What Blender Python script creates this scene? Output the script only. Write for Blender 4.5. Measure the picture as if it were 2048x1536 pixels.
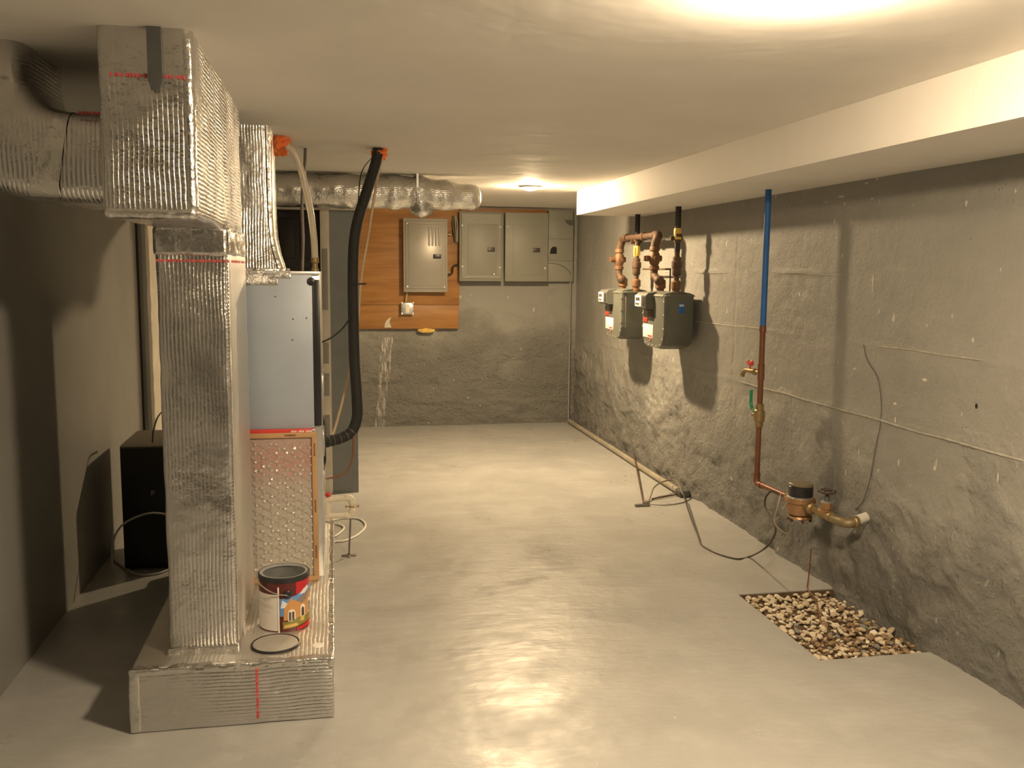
import bpy, bmesh, math, random
import numpy as np
from mathutils import Vector, Matrix, noise as mnoise
random.seed(7); rng = np.random.default_rng(7)
for o in list(bpy.data.objects): bpy.data.objects.remove(o, do_unlink=True)
scene = bpy.context.scene; COL = scene.collection
PI = math.pi

# ---------------------------------------------------------------- camera, world, exposure, lamps
CAM_H = 1.40; FPX = 1859.0
YAW, PITCH, ROLL = [math.radians(a) for a in (10.88, 6.98, 0.477)]
_f = Vector((math.sin(YAW)*math.cos(PITCH), math.cos(YAW)*math.cos(PITCH), -math.sin(PITCH)))
_r = Vector((math.cos(YAW), -math.sin(YAW), 0)); _u = _r.cross(_f)
_c, _s = math.cos(ROLL), math.sin(ROLL)
_r, _u = _c*_r + _s*_u, -_s*_r + _c*_u
cam_d = bpy.data.cameras.new('camera'); cam = bpy.data.objects.new('camera', cam_d); COL.objects.link(cam)
cam_d.sensor_fit = 'HORIZONTAL'; cam_d.sensor_width = 36; cam_d.lens = 36*FPX/2048; cam_d.clip_start = .02
M3 = Matrix((_r, _u, -_f)).transposed()
cam.matrix_world = Matrix.Translation((0, 0, CAM_H)) @ M3.to_4x4()
scene.camera = cam
world = bpy.data.worlds.new('world'); scene.world = world; world.use_nodes = True
world.node_tree.nodes['Background'].inputs[0].default_value = (0.5, 0.45, 0.4, 1)
world.node_tree.nodes['Background'].inputs[1].default_value = 0.0
scene.view_settings.view_transform = 'Standard'; scene.view_settings.look = 'None'
scene.view_settings.gamma = 1; scene.view_settings.use_curve_mapping = False
scene.view_settings.exposure = 0.45
WARM = (1.0, .73, .42); WARM_NEAR = (1.0, .765, .49)
# x, y, lens radius, dome depth, colour, strength
LAMPS = [
    (1.284, 6.11, .050, .030, WARM, 2350, 'small round recessed ceiling light above the gas meters'),
    (0.90, 1.70, .105, .055, WARM_NEAR, 440, 'round ceiling light near the soffit above the gravel pit side'),
]

# ---------------------------------------------------------------- pixel -> place helpers (2048 x 1536 frame)
def ray(x, y): return _f + _r*((x-1024)/FPX) - _u*((y-768)/FPX)
def _hit(x, y, ax, v):
    d = ray(x, y); o = Vector((0, 0, CAM_H)); return o + d*((v-o[ax])/d[ax])
def atx(x, y, X): return _hit(x, y, 0, X)
def aty(x, y, Y): return _hit(x, y, 1, Y)
def atz(x, y, Z): return _hit(x, y, 2, Z)

# ---------------------------------------------------------------- mesh builder
def spline(pts, n=8):
    P = [Vector(p) for p in pts]; P = [2*P[0]-P[1]] + P + [2*P[-1]-P[-2]]; out = []
    for i in range(1, len(P)-2):
        a, b, c, d = P[i-1:i+3]
        for k in range(n):
            t = k/n; out.append(.5*((2*b) + (c-a)*t + (2*a-5*b+4*c-d)*t*t + (3*b-a-3*c+d)*t*t*t))
    out.append(P[-2]); return out

class B:
    def __init__(s, ribs=None):
        s.bm = bmesh.new(); s.uv = s.bm.loops.layers.uv.new('UVMap'); s.fl = s.bm.faces.layers.int.new('hasuv')
        s.ribs = ribs or {'x': 'y', 'y': 'x', 'z': 'x'}
    def box(s, x0, x1, y0, y1, z0, z1, bev=0, seg=2):
        v = [s.bm.verts.new((x, y, z)) for x in (x0, x1) for y in (y0, y1) for z in (z0, z1)]
        fs = [s.bm.faces.new([v[i] for i in q]) for q in ((0,1,3,2),(4,6,7,5),(0,4,5,1),(2,3,7,6),(0,2,6,4),(1,5,7,3))]
        if bev:
            es = list({e for f in fs for e in f.edges})
            bmesh.ops.bevel(s.bm, geom=es, offset=bev, segments=seg, affect='EDGES', profile=.5)
        return s
    def cbox(s, c, d, bev=0, seg=2):
        return s.box(c[0]-d[0]/2, c[0]+d[0]/2, c[1]-d[1]/2, c[1]+d[1]/2, c[2]-d[2]/2, c[2]+d[2]/2, bev, seg)
    def tube(s, pts, r, n=10, cap=True, closed=False):
        P = [Vector(p) for p in pts]; N = len(P); R = r if isinstance(r, (list, tuple)) else [r]*N
        T = []
        for i in range(N):
            a = P[(i-1) % N] if closed else P[max(i-1, 0)]; b = P[(i+1) % N] if closed else P[min(i+1, N-1)]
            t = b-a; T.append(t.normalized() if t.length > 1e-9 else (T[-1] if T else Vector((0, 0, 1))))
        up = Vector((0, 0, 1)) if abs(T[0].z) < .9 else Vector((1, 0, 0))
        nrm = (up - T[0]*up.dot(T[0])).normalized(); rings = []; ln = [0]
        for i in range(N):
            nrm = (nrm - T[i]*nrm.dot(T[i])).normalized(); bi = T[i].cross(nrm)
            rings.append([s.bm.verts.new(P[i] + (nrm*math.cos(2*PI*k/n) + bi*math.sin(2*PI*k/n))*R[i]) for k in range(n)])
            if i: ln.append(ln[-1] + (P[i]-P[i-1]).length)
        M = N if closed else N-1
        for i in range(M):
            j = (i+1) % N
            for k in range(n):
                k2 = (k+1) % n
                f = s.bm.faces.new((rings[i][k], rings[i][k2], rings[j][k2], rings[j][k])); f[s.fl] = 1
                c = 2*PI*max(R[i], 1e-4); l1 = ln[j] if j else ln[-1] + (P[0]-P[-1]).length
                for lp, q in zip(f.loops, ((c*k/n, ln[i]), (c*(k+1)/n, ln[i]), (c*(k+1)/n, l1), (c*k/n, l1))): lp[s.uv].uv = q
        if cap and not closed:
            s.bm.faces.new(rings[0][::-1]); s.bm.faces.new(rings[-1])
        return s
    def cyl(s, a, b, r, r2=None, n=20): return s.tube([a, b], [r, r if r2 is None else r2], n)
    def lathe(s, o, axis, prof, n=24, cap=True):
        o = Vector(o); ax = Vector(axis).normalized()
        return s.tube_profile(o, ax, prof, n, cap)
    def tube_profile(s, o, ax, prof, n, cap):
        up = Vector((0, 0, 1)) if abs(ax.z) < .9 else Vector((1, 0, 0))
        a = (up - ax*up.dot(ax)).normalized(); b = ax.cross(a)
        rings = [[s.bm.verts.new(o + ax*h + (a*math.cos(2*PI*k/n) + b*math.sin(2*PI*k/n))*max(r, 1e-5)) for k in range(n)] for r, h in prof]
        for i in range(len(rings)-1):
            for k in range(n):
                k2 = (k+1) % n; s.bm.faces.new((rings[i][k], rings[i][k2], rings[i+1][k2], rings[i+1][k]))
        if cap: s.bm.faces.new(rings[0][::-1]); s.bm.faces.new(rings[-1])
        return s
    def prism(s, poly, ax, lo, hi):
        """poly: 2-D points in the plane across axis ax (0: y,z  1: x,z  2: x,y)"""
        def mk(p, h): return ((h, p[0], p[1]), (p[0], h, p[1]), (p[0], p[1], h))[ax]
        a = [s.bm.verts.new(mk(p, lo)) for p in poly]; b = [s.bm.verts.new(mk(p, hi)) for p in poly]
        n = len(poly); s.bm.faces.new(a[::-1]); s.bm.faces.new(b)
        for i in range(n): s.bm.faces.new((a[i], a[(i+1) % n], b[(i+1) % n], b[i]))
        return s
    def torus(s, c, axis, R, r, n=32, m=10):
        c = Vector(c); ax = Vector(axis).normalized(); up = Vector((0, 0, 1)) if abs(ax.z) < .9 else Vector((1, 0, 0))
        a = (up - ax*up.dot(ax)).normalized(); b = ax.cross(a)
        return s.tube([c + (a*math.cos(2*PI*k/n) + b*math.sin(2*PI*k/n))*R for k in range(n)], r, m, closed=True)
    def blob(s, c, d, amp=.2, freq=30, sub=3, seed=0):
        r = bmesh.ops.create_icosphere(s.bm, subdivisions=sub, radius=1)
        for v in r['verts']:
            k = 1 + amp*mnoise.noise(v.co*freq*.1 + Vector((seed*7.3, 0, seed))) + amp*.6*mnoise.noise(v.co*freq*.25 + Vector((seed, seed*3.1, 0)))
            v.co = Vector(c) + Vector((v.co.x*d[0], v.co.y*d[1], v.co.z*d[2]))*k
        return s
    def softbox(s, x0, x1, y0, y1, z0, z1, bev=.012, cell=.03, amp=.002, freq=9):
        t = bmesh.new(); v = [t.verts.new((x, y, z)) for x in (x0, x1) for y in (y0, y1) for z in (z0, z1)]
        for q in ((0,1,3,2),(4,6,7,5),(0,4,5,1),(2,3,7,6),(0,2,6,4),(1,5,7,3)): t.faces.new([v[i] for i in q])
        for ax in range(3):
            lo, hi = ((x0, x1), (y0, y1), (z0, z1))[ax]; n = max(1, int(round((hi-lo)/cell)))
            for k in range(1, n):
                no = Vector((0, 0, 0)); no[ax] = 1; co = Vector((0, 0, 0)); co[ax] = lo+(hi-lo)*k/n
                bmesh.ops.bisect_plane(t, geom=t.verts[:]+t.edges[:]+t.faces[:], plane_co=co, plane_no=no)
        t.normal_update()
        sharp = [e for e in t.edges if len(e.link_faces) == 2 and e.link_faces[0].normal.dot(e.link_faces[1].normal) < .5]
        bmesh.ops.bevel(t, geom=sharp, offset=bev, segments=3, affect='EDGES', profile=.5)
        t.normal_update()
        for w in t.verts: w.co += w.normal*amp*(mnoise.noise(w.co*freq)+.6*mnoise.noise(w.co*freq*3))
        me = bpy.data.meshes.new('tmp'); t.to_mesh(me); t.free(); s.bm.from_mesh(me); bpy.data.meshes.remove(me)
        s.uv = s.bm.loops.layers.uv.verify(); return s
    def loft(s, rings, cap=True):
        R = [[s.bm.verts.new(p) for p in r] for r in rings]; n = len(R[0])
        for i in range(len(R)-1):
            for k in range(n): s.bm.faces.new((R[i][k], R[i][(k+1) % n], R[i+1][(k+1) % n], R[i+1][k]))
        if cap: s.bm.faces.new(R[0][::-1]); s.bm.faces.new(R[-1])
        return s
    def mesh(s, name, off=(0, 0, 0), smooth=True, angle=38, recalc=True):
        if recalc: bmesh.ops.recalc_face_normals(s.bm, faces=s.bm.faces[:])
        s.bm.normal_update(); fl = s.bm.faces.layers.int.get('hasuv'); ix = {'x': 0, 'y': 1, 'z': 2}
        for f in s.bm.faces:
            if fl is not None and f[fl]: continue
            n = f.normal; a = max(range(3), key=lambda i: abs(n[i])); u = ix[s.ribs['xyz'[a]]]; v = 3-a-u
            for lp in f.loops: lp[s.uv].uv = (lp.vert.co[u], lp.vert.co[v])
        o = Vector(off)
        for v in s.bm.verts: v.co -= o
        me = bpy.data.meshes.new(name); s.bm.to_mesh(me); s.bm.free()
        if smooth and len(me.polygons):
            me.polygons.foreach_set('use_smooth', [True]*len(me.polygons)); me.set_sharp_from_angle(angle=math.radians(angle))
        return me

def tag(o, label=None, cat=None, group=None, kind=None):
    for k, v in (('label', label), ('category', cat), ('group', group), ('kind', kind)):
        if v: o[k] = v
    return o
def link(name, me, mat, parent=None, loc=(0, 0, 0)):
    o = bpy.data.objects.new(name, me); COL.objects.link(o); o.location = loc
    if mat: me.materials.append(mat)
    if parent: o.parent = parent
    return o
def solo(name, b, mat, label, cat, loc=(0, 0, 0), group=None, kind=None, **k):
    return tag(link(name, b.mesh(name, loc, **k), mat, None, loc), label, cat, group, kind)
def struct(name, b, mat, **k): return tag(link(name, b.mesh(name, **k), mat), kind='structure')
class Thing:
    def __init__(s, name, label, cat, loc, group=None):
        s.o = bpy.data.objects.new(name, None); COL.objects.link(s.o); s.o.location = loc; s.loc = loc
        s.o.empty_display_size = .05; tag(s.o, label, cat, group)
    def part(s, name, b, mat, label=None, parent=None, kind=None, **k):
        o = link(name, b.mesh(name, s.loc, **k), mat, parent or s.o); tag(o, label, kind=kind); return o

# ---------------------------------------------------------------- materials
class NT:
    def __init__(s, name):
        s.m = bpy.data.materials.new(name); s.m.use_nodes = True; s.t = s.m.node_tree; s.b = s.t.nodes['Principled BSDF']
    def n(s, typ, **k):
        nd = s.t.nodes.new(typ)
        for a, v in k.items():
            if hasattr(nd, a): setattr(nd, a, v)
        return nd
    def l(s, a, b): s.t.links.new(a, b)
    def co(s, kind='Object'): 
        if not hasattr(s, '_tc'): s._tc = s.n('ShaderNodeTexCoord')
        return s._tc.outputs[kind]
    def noise(s, scale, detail=4, rough=.6, vec=None, stretch=None):
        nd = s.n('ShaderNodeTexNoise'); nd.inputs['Scale'].default_value = scale; nd.inputs['Detail'].default_value = detail; nd.inputs['Roughness'].default_value = rough
        v = vec or s.co()
        if stretch:
            mp = s.n('ShaderNodeMapping'); mp.inputs['Scale'].default_value = stretch; s.l(v, mp.inputs[0]); v = mp.outputs[0]
        s.l(v, nd.inputs['Vector']); return nd.outputs['Fac']
    def ramp(s, fac, stops):
        r = s.n('ShaderNodeValToRGB'); e = r.color_ramp.elements
        while len(e) < len(stops): e.new(.5)
        for i, (p, c) in enumerate(stops): e[i].position = p; e[i].color = (*c, 1) if len(c) == 3 else c
        s.l(fac, r.inputs[0]); return r.outputs['Color']
    def mix(s, fac, a, b, mode='MIX'):
        m = s.n('ShaderNodeMix'); m.data_type = 'RGBA'; m.blend_type = mode
        for sock, v in ((m.inputs[0], fac), (m.inputs[6], a), (m.inputs[7], b)):
            if hasattr(v, 'links') or isinstance(v, bpy.types.NodeSocket): s.l(v, sock)
            else: sock.default_value = v if isinstance(v, (int, float)) else (*v, 1)
        return m.outputs[2]
    def math(s, op, a, b=None, c=None):
        m = s.n('ShaderNodeMath'); m.operation = op
        for i, v in enumerate((a, b, c)):
            if v is None: continue
            if isinstance(v, bpy.types.NodeSocket): s.l(v, m.inputs[i])
            else: m.inputs[i].default_value = v
        return m.outputs[0]
    def bump(s, h, strength=.3, dist=.01, prev=None):
        b = s.n('ShaderNodeBump'); b.inputs['Strength'].default_value = strength; b.inputs['Distance'].default_value = dist
        s.l(h, b.inputs['Height']); 
        if prev: s.l(prev, b.inputs['Normal'])
        return b.outputs['Normal']
    def out(s, col=None, rough=None, metal=None, normal=None, **k):
        for nm, v in (('Base Color', col), ('Roughness', rough), ('Metallic', metal), ('Normal', normal)):
            if v is None: continue
            if isinstance(v, bpy.types.NodeSocket): s.l(v, s.b.inputs[nm])
            else: s.b.inputs[nm].default_value = (*v, 1) if isinstance(v, tuple) else v
        for a, v in k.items(): s.b.inputs[a.replace('_', ' ')].default_value = v
        return s.m
def scl(c, k): return tuple(min(1, x*k) for x in c)
def mk(name, col, rough=.5, metal=0, var=.12, vs=12, bs=0, bd=.002, bstr=.4, **k):
    """plain painted / plastic / metal surface with slight colour variation and fine relief"""
    t = NT(name); f = t.noise(vs, 5)
    c = t.ramp(f, [(.3, scl(col, 1-var)), (.7, scl(col, 1+var))])
    nr = t.bump(t.noise(bs, 3), bstr, bd) if bs else None
    return t.out(c, rough, metal, nr, **k)

def concrete(name, col, rough_bump=1.0, fleck=True, streak=None, low=.55):
    t = NT(name)
    big = t.noise(1.3, 6, .6); fine = t.noise(60, 5, .65); mid = t.noise(9, 5, .6)
    c = t.ramp(big, [(.3, scl(col, .88)), (.72, scl(col, 1.12))])
    c = t.mix(t.ramp(mid, [(.42, (0, 0, 0)), (.75, (.35, .35, .35))]), c, scl(col, 1.18))
    vor = t.n('ShaderNodeTexVoronoi'); vor.inputs['Scale'].default_value = 38; t.l(t.co(), vor.inputs['Vector'])
    pit = t.ramp(vor.outputs['Distance'], [(.04, (0, 0, 0)), (.16, (1, 1, 1))])
    pm = t.ramp(t.noise(4, 3), [(.50, (0, 0, 0)), (.62, (1, 1, 1))])
    pitm = t.math('MULTIPLY', t.math('SUBTRACT', 1, pit), pm)
    if fleck:
        fl = t.ramp(t.noise(26, 2, .4, stretch=(1, 1, .55)), [(.735, (0, 0, 0)), (.765, (1, 1, 1))])
        c = t.mix(t.math('MULTIPLY', fl, .8), c, (.62, .60, .55))
    if streak: c = t.mix(streak(t), c, (.72, .70, .65))
    n1 = t.bump(fine, .35*rough_bump, .006)
    n2 = t.bump(mid, .35*rough_bump, .02, n1)
    n3 = t.bump(t.math('SUBTRACT', 1, pitm), .6, .006, n2)
    sep = t.n('ShaderNodeSeparateXYZ'); t.l(t.co(), sep.inputs[0])
    hz = t.math('SUBTRACT', sep.outputs[2], t.math('MULTIPLY', t.math('SUBTRACT', t.noise(2.1, 4), .5), 1.1))
    lm = t.ramp(hz, [(low-.22, (1, 1, 1)), (low+.16, (.07, .07, .07))])
    v2 = t.n('ShaderNodeTexVoronoi'); v2.inputs['Scale'].default_value = 24; v2.inputs['Randomness'].default_value = 1; t.l(t.co(), v2.inputs['Vector'])
    dent = t.ramp(v2.outputs['Distance'], [(.05, (0, 0, 0)), (.33, (1, 1, 1))])
    rg = t.math('ADD', t.math('ADD', t.noise(17, 9, .72), t.math('MULTIPLY', t.noise(60, 4, .6), .5)), t.math('MULTIPLY', dent, .22))
    n4 = t.bump(t.math('MULTIPLY', rg, lm), 1.0, .038, n3)
    return t.out(c, .55, 0, n4)

def foil(name, tint=(.80, .79, .77), ribs=True, rough=.2, rough2=.32, pitch=.0115, depth=1.0, crinkle=.35):
    t = NT(name); uv = t.co('UV'); sep = t.n('ShaderNodeSeparateXYZ'); t.l(uv, sep.inputs[0])
    wob = t.math('MULTIPLY', t.noise(6, 2), .012)
    nrm = None
    cr = t.noise(34, 3, .55); cr2 = t.noise(9, 2, .5)
    if ribs:
        u = t.math('ADD', sep.outputs[0], wob)
        su = t.math('ABSOLUTE', t.math('SINE', t.math('MULTIPLY', u, PI/pitch)))
        row = t.math('FLOOR', t.math('MULTIPLY', u, 1/pitch))
        v = t.math('ADD', sep.outputs[1], t.math('MULTIPLY', row, pitch*.37))
        cmb = t.n('ShaderNodeCombineXYZ'); t.l(t.math('MULTIPLY', row, 3.71), cmb.inputs[0]); t.l(t.math('MULTIPLY', v, 1.0/(pitch*.8)), cmb.inputs[1])
        sv = t.noise(1.0, 1, .4, vec=cmb.outputs[0])
        h = t.math('MULTIPLY', t.math('POWER', su, .6), t.math('ADD', .45, t.math('MULTIPLY', sv, .75)))
        fade = t.ramp(t.noise(3.0, 2), [(.38, (.12, .12, .12)), (.62, (1, 1, 1))])
        nrm = t.bump(t.math('MULTIPLY', h, fade), .55*depth, .0042)
    nrm = t.bump(cr, crinkle, .006, nrm); nrm = t.bump(cr2, crinkle, .02, nrm)
    rg = t.ramp(t.noise(5, 4), [(.3, (rough,)*3), (.7, (rough2,)*3)])
    dirt = t.ramp(t.noise(3.1, 5), [(.35, scl(tint, .88)), (.7, tint)])
    return t.out(dirt, rg, 1.0, nrm)

GREY = (.275, .272, .252)
def streak_mask(t):
    sep = t.n('ShaderNodeSeparateXYZ'); t.l(t.co(), sep.inputs[0]); x, z = sep.outputs[0], sep.outputs[2]
    cx = t.math('ADD', t.math('MULTIPLY', z, .10), .385)
    dx = t.math('ABSOLUTE', t.math('SUBTRACT', x, cx))
    w = t.math('ADD', .018, t.math('MULTIPLY', t.noise(6, 2, .5, stretch=(1, 1, .6)), .055))
    a = t.math('LESS_THAN', dx, w); b = t.math('LESS_THAN', z, .80)
    g = t.ramp(t.noise(22, 4, .6, stretch=(3, 1, .35)), [(.47, (0, 0, 0)), (.58, (1, 1, 1))])
    return t.math('MULTIPLY', t.math('MULTIPLY', a, b), t.math('MULTIPLY', g, .8))
m_wall = concrete('painted_concrete', GREY)
m_wallfar = concrete('painted_rubble', GREY, 1.2, True, streak_mask, .75)
m_seam = mk('pale_seam', (.37, .355, .31), .6, var=.2, vs=30)  # seam ridges coloured paler than the wall around them
m_seam2 = mk('chipped_paint_fleck', (.52, .50, .44), .7, var=.15, vs=40)
m_wallsm = mk('grey_wall_paint', scl(GREY, .95), .6, var=.08, vs=3, bs=40, bd=.002, bstr=.2)
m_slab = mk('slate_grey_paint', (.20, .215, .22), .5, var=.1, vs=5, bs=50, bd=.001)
m_cream = mk('cream_paint', (.62, .58, .50), .6, var=.12, vs=7, bs=25, bd=.006, bstr=.5)
m_ceil = mk('ceiling_paint', (.80, .77, .72), .75, var=.04, vs=2, bs=3, bd=.02, bstr=.25)
m_black = mk('black_void', (.012, .012, .012), .8)
def floor_mat():
    t = NT('grey_floor_paint'); col = (.37, .37, .36)
    big = t.noise(1.1, 6, .6); mid = t.noise(5, 5, .65); sp = t.noise(38, 3, .5)
    c = t.ramp(big, [(.3, scl(col, .86)), (.7, scl(col, 1.10))])
    c = t.mix(t.ramp(mid, [(.50, (0, 0, 0)), (.72, (.5, .5, .5))]), c, scl(col, 1.25))
    c = t.mix(t.ramp(t.noise(2.3, 7, .7), [(.56, (0, 0, 0)), (.72, (.4, .4, .4))]), c, scl(col, .72))
    c = t.mix(t.math('MULTIPLY', t.ramp(sp, [(.73, (0, 0, 0)), (.77, (1, 1, 1))]), .6), c, (.62, .6, .55))
    r = t.ramp(t.noise(3.3, 6, .65), [(.32, (.25,)*3), (.68, (.55,)*3)])
    n = t.bump(t.noise(3.2, 3), .25, .03); n = t.bump(t.noise(45, 4), .14, .004, n); n = t.bump(t.noise(8, 5, .6, stretch=(.6, 1.6, 1)), .30, .012, n)
    return t.out(c, r, 0, n)
m_floor = floor_mat()
m_foil = foil('bubble_foil', (.74, .73, .72), True, .17, .34); m_foilside = foil('bubble_foil_dull', (.74, .72, .68), True, .33, .5, .0115, .6, .25)
m_foilsm = foil('smooth_foil_tape', (.78, .77, .75), False, .2, .34, crinkle=.8)
m_foilfar = foil('flex_foil', (.80, .79, .76), True, .2, .34, .012, .7, .7)
m_galv = mk('galvanised_steel', (.56, .57, .58), .38, .85, var=.12, vs=14)
m_cab = mk('blue_grey_cabinet', (.355, .41, .49), .42, .15, var=.08, vs=4)
m_panel = mk('grey_panel_enamel', (.25, .25, .215), .50, .05, var=.05, vs=5)
m_panel0 = mk('grey_panel_gloss', (.34, .325, .29), .33, .15, var=.05, vs=5)
m_dark = mk('dark_plastic', (.02, .02, .022), .35)
m_rubber = mk('black_foam_rubber', (.018, .018, .018), .75, bs=60, bd=.002)
m_screw = mk('screw_zinc', (.75, .74, .7), .25, .9)
m_orange = mk('orange_fire_foam', (.85, .22, .06), .8, bs=60, bd=.006, bstr=.7)
m_tan = mk('tan_cable', (.52, .40, .25), .5)
m_white = mk('white_plastic', (.80, .78, .72), .4, var=.06)
m_pvc = mk('cream_pvc', (.82, .76, .62), .35, var=.06)
m_red = mk('red_paint', (.62, .05, .04), .4)
m_redp = mk('red_print', (.60, .10, .10), .5)
m_green = mk('green_vinyl', (.02, .26, .12), .35)
m_blue = mk('blue_foam_sleeve', (.025, .13, .42), .55, var=.12, vs=18)
m_copper = mk('aged_copper', (.20, .085, .045), .45, .35, var=.2, vs=16)
m_brass = mk('aged_brass', (.33, .235, .11), .45, .55, var=.2, vs=25)
m_bronze = mk('bronze_casting', (.40, .235, .12), .45, .6, var=.18, vs=22)
m_rust = mk('rusty_iron', (.105, .062, .037), .65, .25, var=.4, vs=26, bs=70, bd=.002)
m_rust2 = mk('orange_rusty_valve', (.175, .09, .045), .6, .2, var=.3, vs=30, bs=70, bd=.002)
m_bpipe = mk('black_iron', (.035, .033, .03), .5, .3)
m_yellow = mk('yellow_tape', (.80, .55, .14), .55, var=.15, vs=20)
m_meter = mk('grey_green_enamel', (.13, .135, .115), .5, .1, var=.1, vs=10, bs=80, bd=.001)
m_label = mk('paper_label', (.80, .78, .70), .6, var=.05)
m_glass = mk('smoky_glass', (.05, .045, .04), .12)
m_stick = mk('blue_sticker', (.02, .12, .42), .45)
m_card = mk('cardboard', (.45, .27, .13), .75, var=.12, vs=10)
m_cardink = mk('brown_ink', (.20, .10, .05), .7, var=.5, vs=160)
m_print = mk('dark_print', (.05, .04, .04), .6)
m_steel = mk('dull_steel_rod', (.22, .20, .18), .45, .7, var=.25, vs=20)
m_clear = mk('milky_vinyl', (.68, .62, .50), .3, var=.06)
m_clear.node_tree.nodes['Principled BSDF'].inputs['Transmission Weight'].default_value = .25
m_cond = mk('dusty_cream_conduit', (.33, .295, .235), .5, var=.2, vs=12)
m_darkgrey = mk('dark_grey_mastic', (.085, .09, .085), .6, var=.15)
def wood_mat():
    t = NT('plywood'); w = t.noise(3.2, 6, .65, stretch=(.55, 1, 5.5)); g = t.noise(16, 4, .6, stretch=(.25, 1, 6))
    c = t.ramp(w, [(.28, (.20, .088, .022)), (.5, (.34, .16, .045)), (.75, (.46, .24, .08))])
    c = t.mix(t.ramp(g, [(.55, (0, 0, 0)), (.7, (.5, .5, .5))]), c, (.30, .14, .04))
    return t.out(c, .5, 0, t.bump(g, .2, .002))
m_ply = wood_mat()
def media_mat():
    t = NT('filter_media'); sep = t.n('ShaderNodeSeparateXYZ'); t.l(t.co(), sep.inputs[0]); z = sep.outputs[2]
    zz = t.math('ADD', z, t.math('MULTIPLY', t.noise(9, 3), .16))
    c = t.ramp(zz, [(.36, (.44, .41, .36)), (.46, (.43, .36, .32)), (.55, (.44, .25, .21)), (.63, (.42, .31, .27)), (.85, (.36, .29, .25))])
    return t.out(c, .8, 0, t.bump(t.noise(120, 3), .4, .003))
m_media = media_mat()
def emit(name, col, st):
    t = NT(name); e = t.n('ShaderNodeEmission'); e.inputs[0].default_value = (*col, 1); e.inputs[1].default_value = st
    t.l(e.outputs[0], t.t.nodes['Material Output'].inputs[0]); return t.m

# ---------------------------------------------------------------- room
XL, XR, YF, YN, ZC = -1.09, 2.18, 8.28, -2.6, 1.952
PIT = (1.72, 2.20, 2.965, 3.668)
SOF = (1.685, 1.787, 6.42)      # face x, underside z, far end y

def lat(seed): return np.random.default_rng(seed).random((257, 257))
def vnoise(u, v, seed):
    L = lat(seed); iu = np.floor(u).astype(int); iv = np.floor(v).astype(int); fu = u-iu; fv = v-iv
    fu = fu*fu*(3-2*fu); fv = fv*fv*(3-2*fv); g = lambda a, b: L[a % 256, b % 256]
    return (g(iu, iv)*(1-fu)+g(iu+1, iv)*fu)*(1-fv) + (g(iu, iv+1)*(1-fu)+g(iu+1, iv+1)*fu)*fv - .5
def fbm(u, v, sc, oc, seed):
    r = 0; a = 1
    for i in range(oc): r = r + a*vnoise(u/sc, v/sc, seed+i); sc *= .5; a *= .55
    return r
def sst(x, a, b): t = np.clip((x-a)/(b-a), 0, 1); return t*t*(3-2*t)
def wallgrid(name, us, vs, fn, place, mat):
    U, V = np.meshgrid(us, vs, indexing='ij'); D = fn(U, V); co = place(U, V, D).reshape(-1, 3)
    nu, nv = len(us), len(vs); i = np.arange(nu*nv).reshape(nu, nv)
    q = np.stack([i[:-1, :-1], i[1:, :-1], i[1:, 1:], i[:-1, 1:]], -1).reshape(-1, 4)
    me = bpy.data.meshes.new(name); me.from_pydata(co.tolist(), [], q.tolist()); me.update()
    me.polygons.foreach_set('use_smooth', [True]*len(me.polygons))
    return tag(link(name, me, mat), kind='structure')
def disp_right(y, z):
    d = .010*fbm(y, z, .9, 3, 1) + .0035*fbm(y, z, .07, 3, 11)
    lim = .46 + .28*fbm(y, z, .8, 3, 21) + .18*sst(y, 5.0, 7.2)
    m = 1-sst(z, lim-.12, lim+.10)
    d += m*(.030*fbm(y*.8, z, .11, 4, 31) - .006) + .012*m
    led = z-(.36+.07*vnoise(y/.4, z*0, 61)); d += .02*np.exp(-(led/.02)**2)*sst(y, 4.6, 5.2)*(.4+vnoise(y/.15, z/.1, 71))
    for z0, a in ((.805, .005), (1.40, .006), (1.105, .003), (.27, .003)):
        n = vnoise(y/.35, z*0+z0*9, 41)+.1; zz = z0+.006*vnoise(y/.12, z*0, 51)
        d += a*np.exp(-((z-zz)/.007)**2)*np.clip(n*3, 0, 1)
    d += .006*np.exp(-((y-4.83-.01*vnoise(z/.1, z*0, 81))/.01)**2)*(vnoise(z/.12, y*0, 91))*2
    return d
wall_right = wallgrid('wall_right', np.concatenate([np.linspace(YN, 1.6, 40)[:-1], np.linspace(1.6, YF+.02, 600)]), np.linspace(-.12, ZC+.01, 180), disp_right,
         lambda U, V, D: np.stack([XR-D, U, V], -1), m_wall)
def disp_far(x, z):
    d = .012*fbm(x, z, .7, 3, 5) + .003*fbm(x, z, .06, 3, 15)
    m = 1-sst(z+.12*fbm(x, z, .5, 2, 25), .45, 1.15)
    d += m*.026*fbm(x*.6, z*1.4, .13, 4, 35)
    d += .012*np.exp(-((z-.21-.02*vnoise(x/.3, z*0, 45))/.02)**2)*(vnoise(x/.12, z/.06, 55)+.15)*2
    return d
wallgrid('wall_far', np.concatenate([np.linspace(XL-.05, .1, 12)[:-1], np.linspace(.1, XR+.05, 200)]), np.linspace(-.02, ZC+.01, 170), disp_far,
         lambda U, V, D: np.stack([U, YF-D, V], -1), m_wallfar)
struct('wall_left', B().box(XL-.1, XL, YN, YF, -.02, ZC), m_wallsm)
struct('wall_near', B().box(XL-.1, XR+.1, YN-.1, YN, -.02, ZC), m_wallsm)
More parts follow.
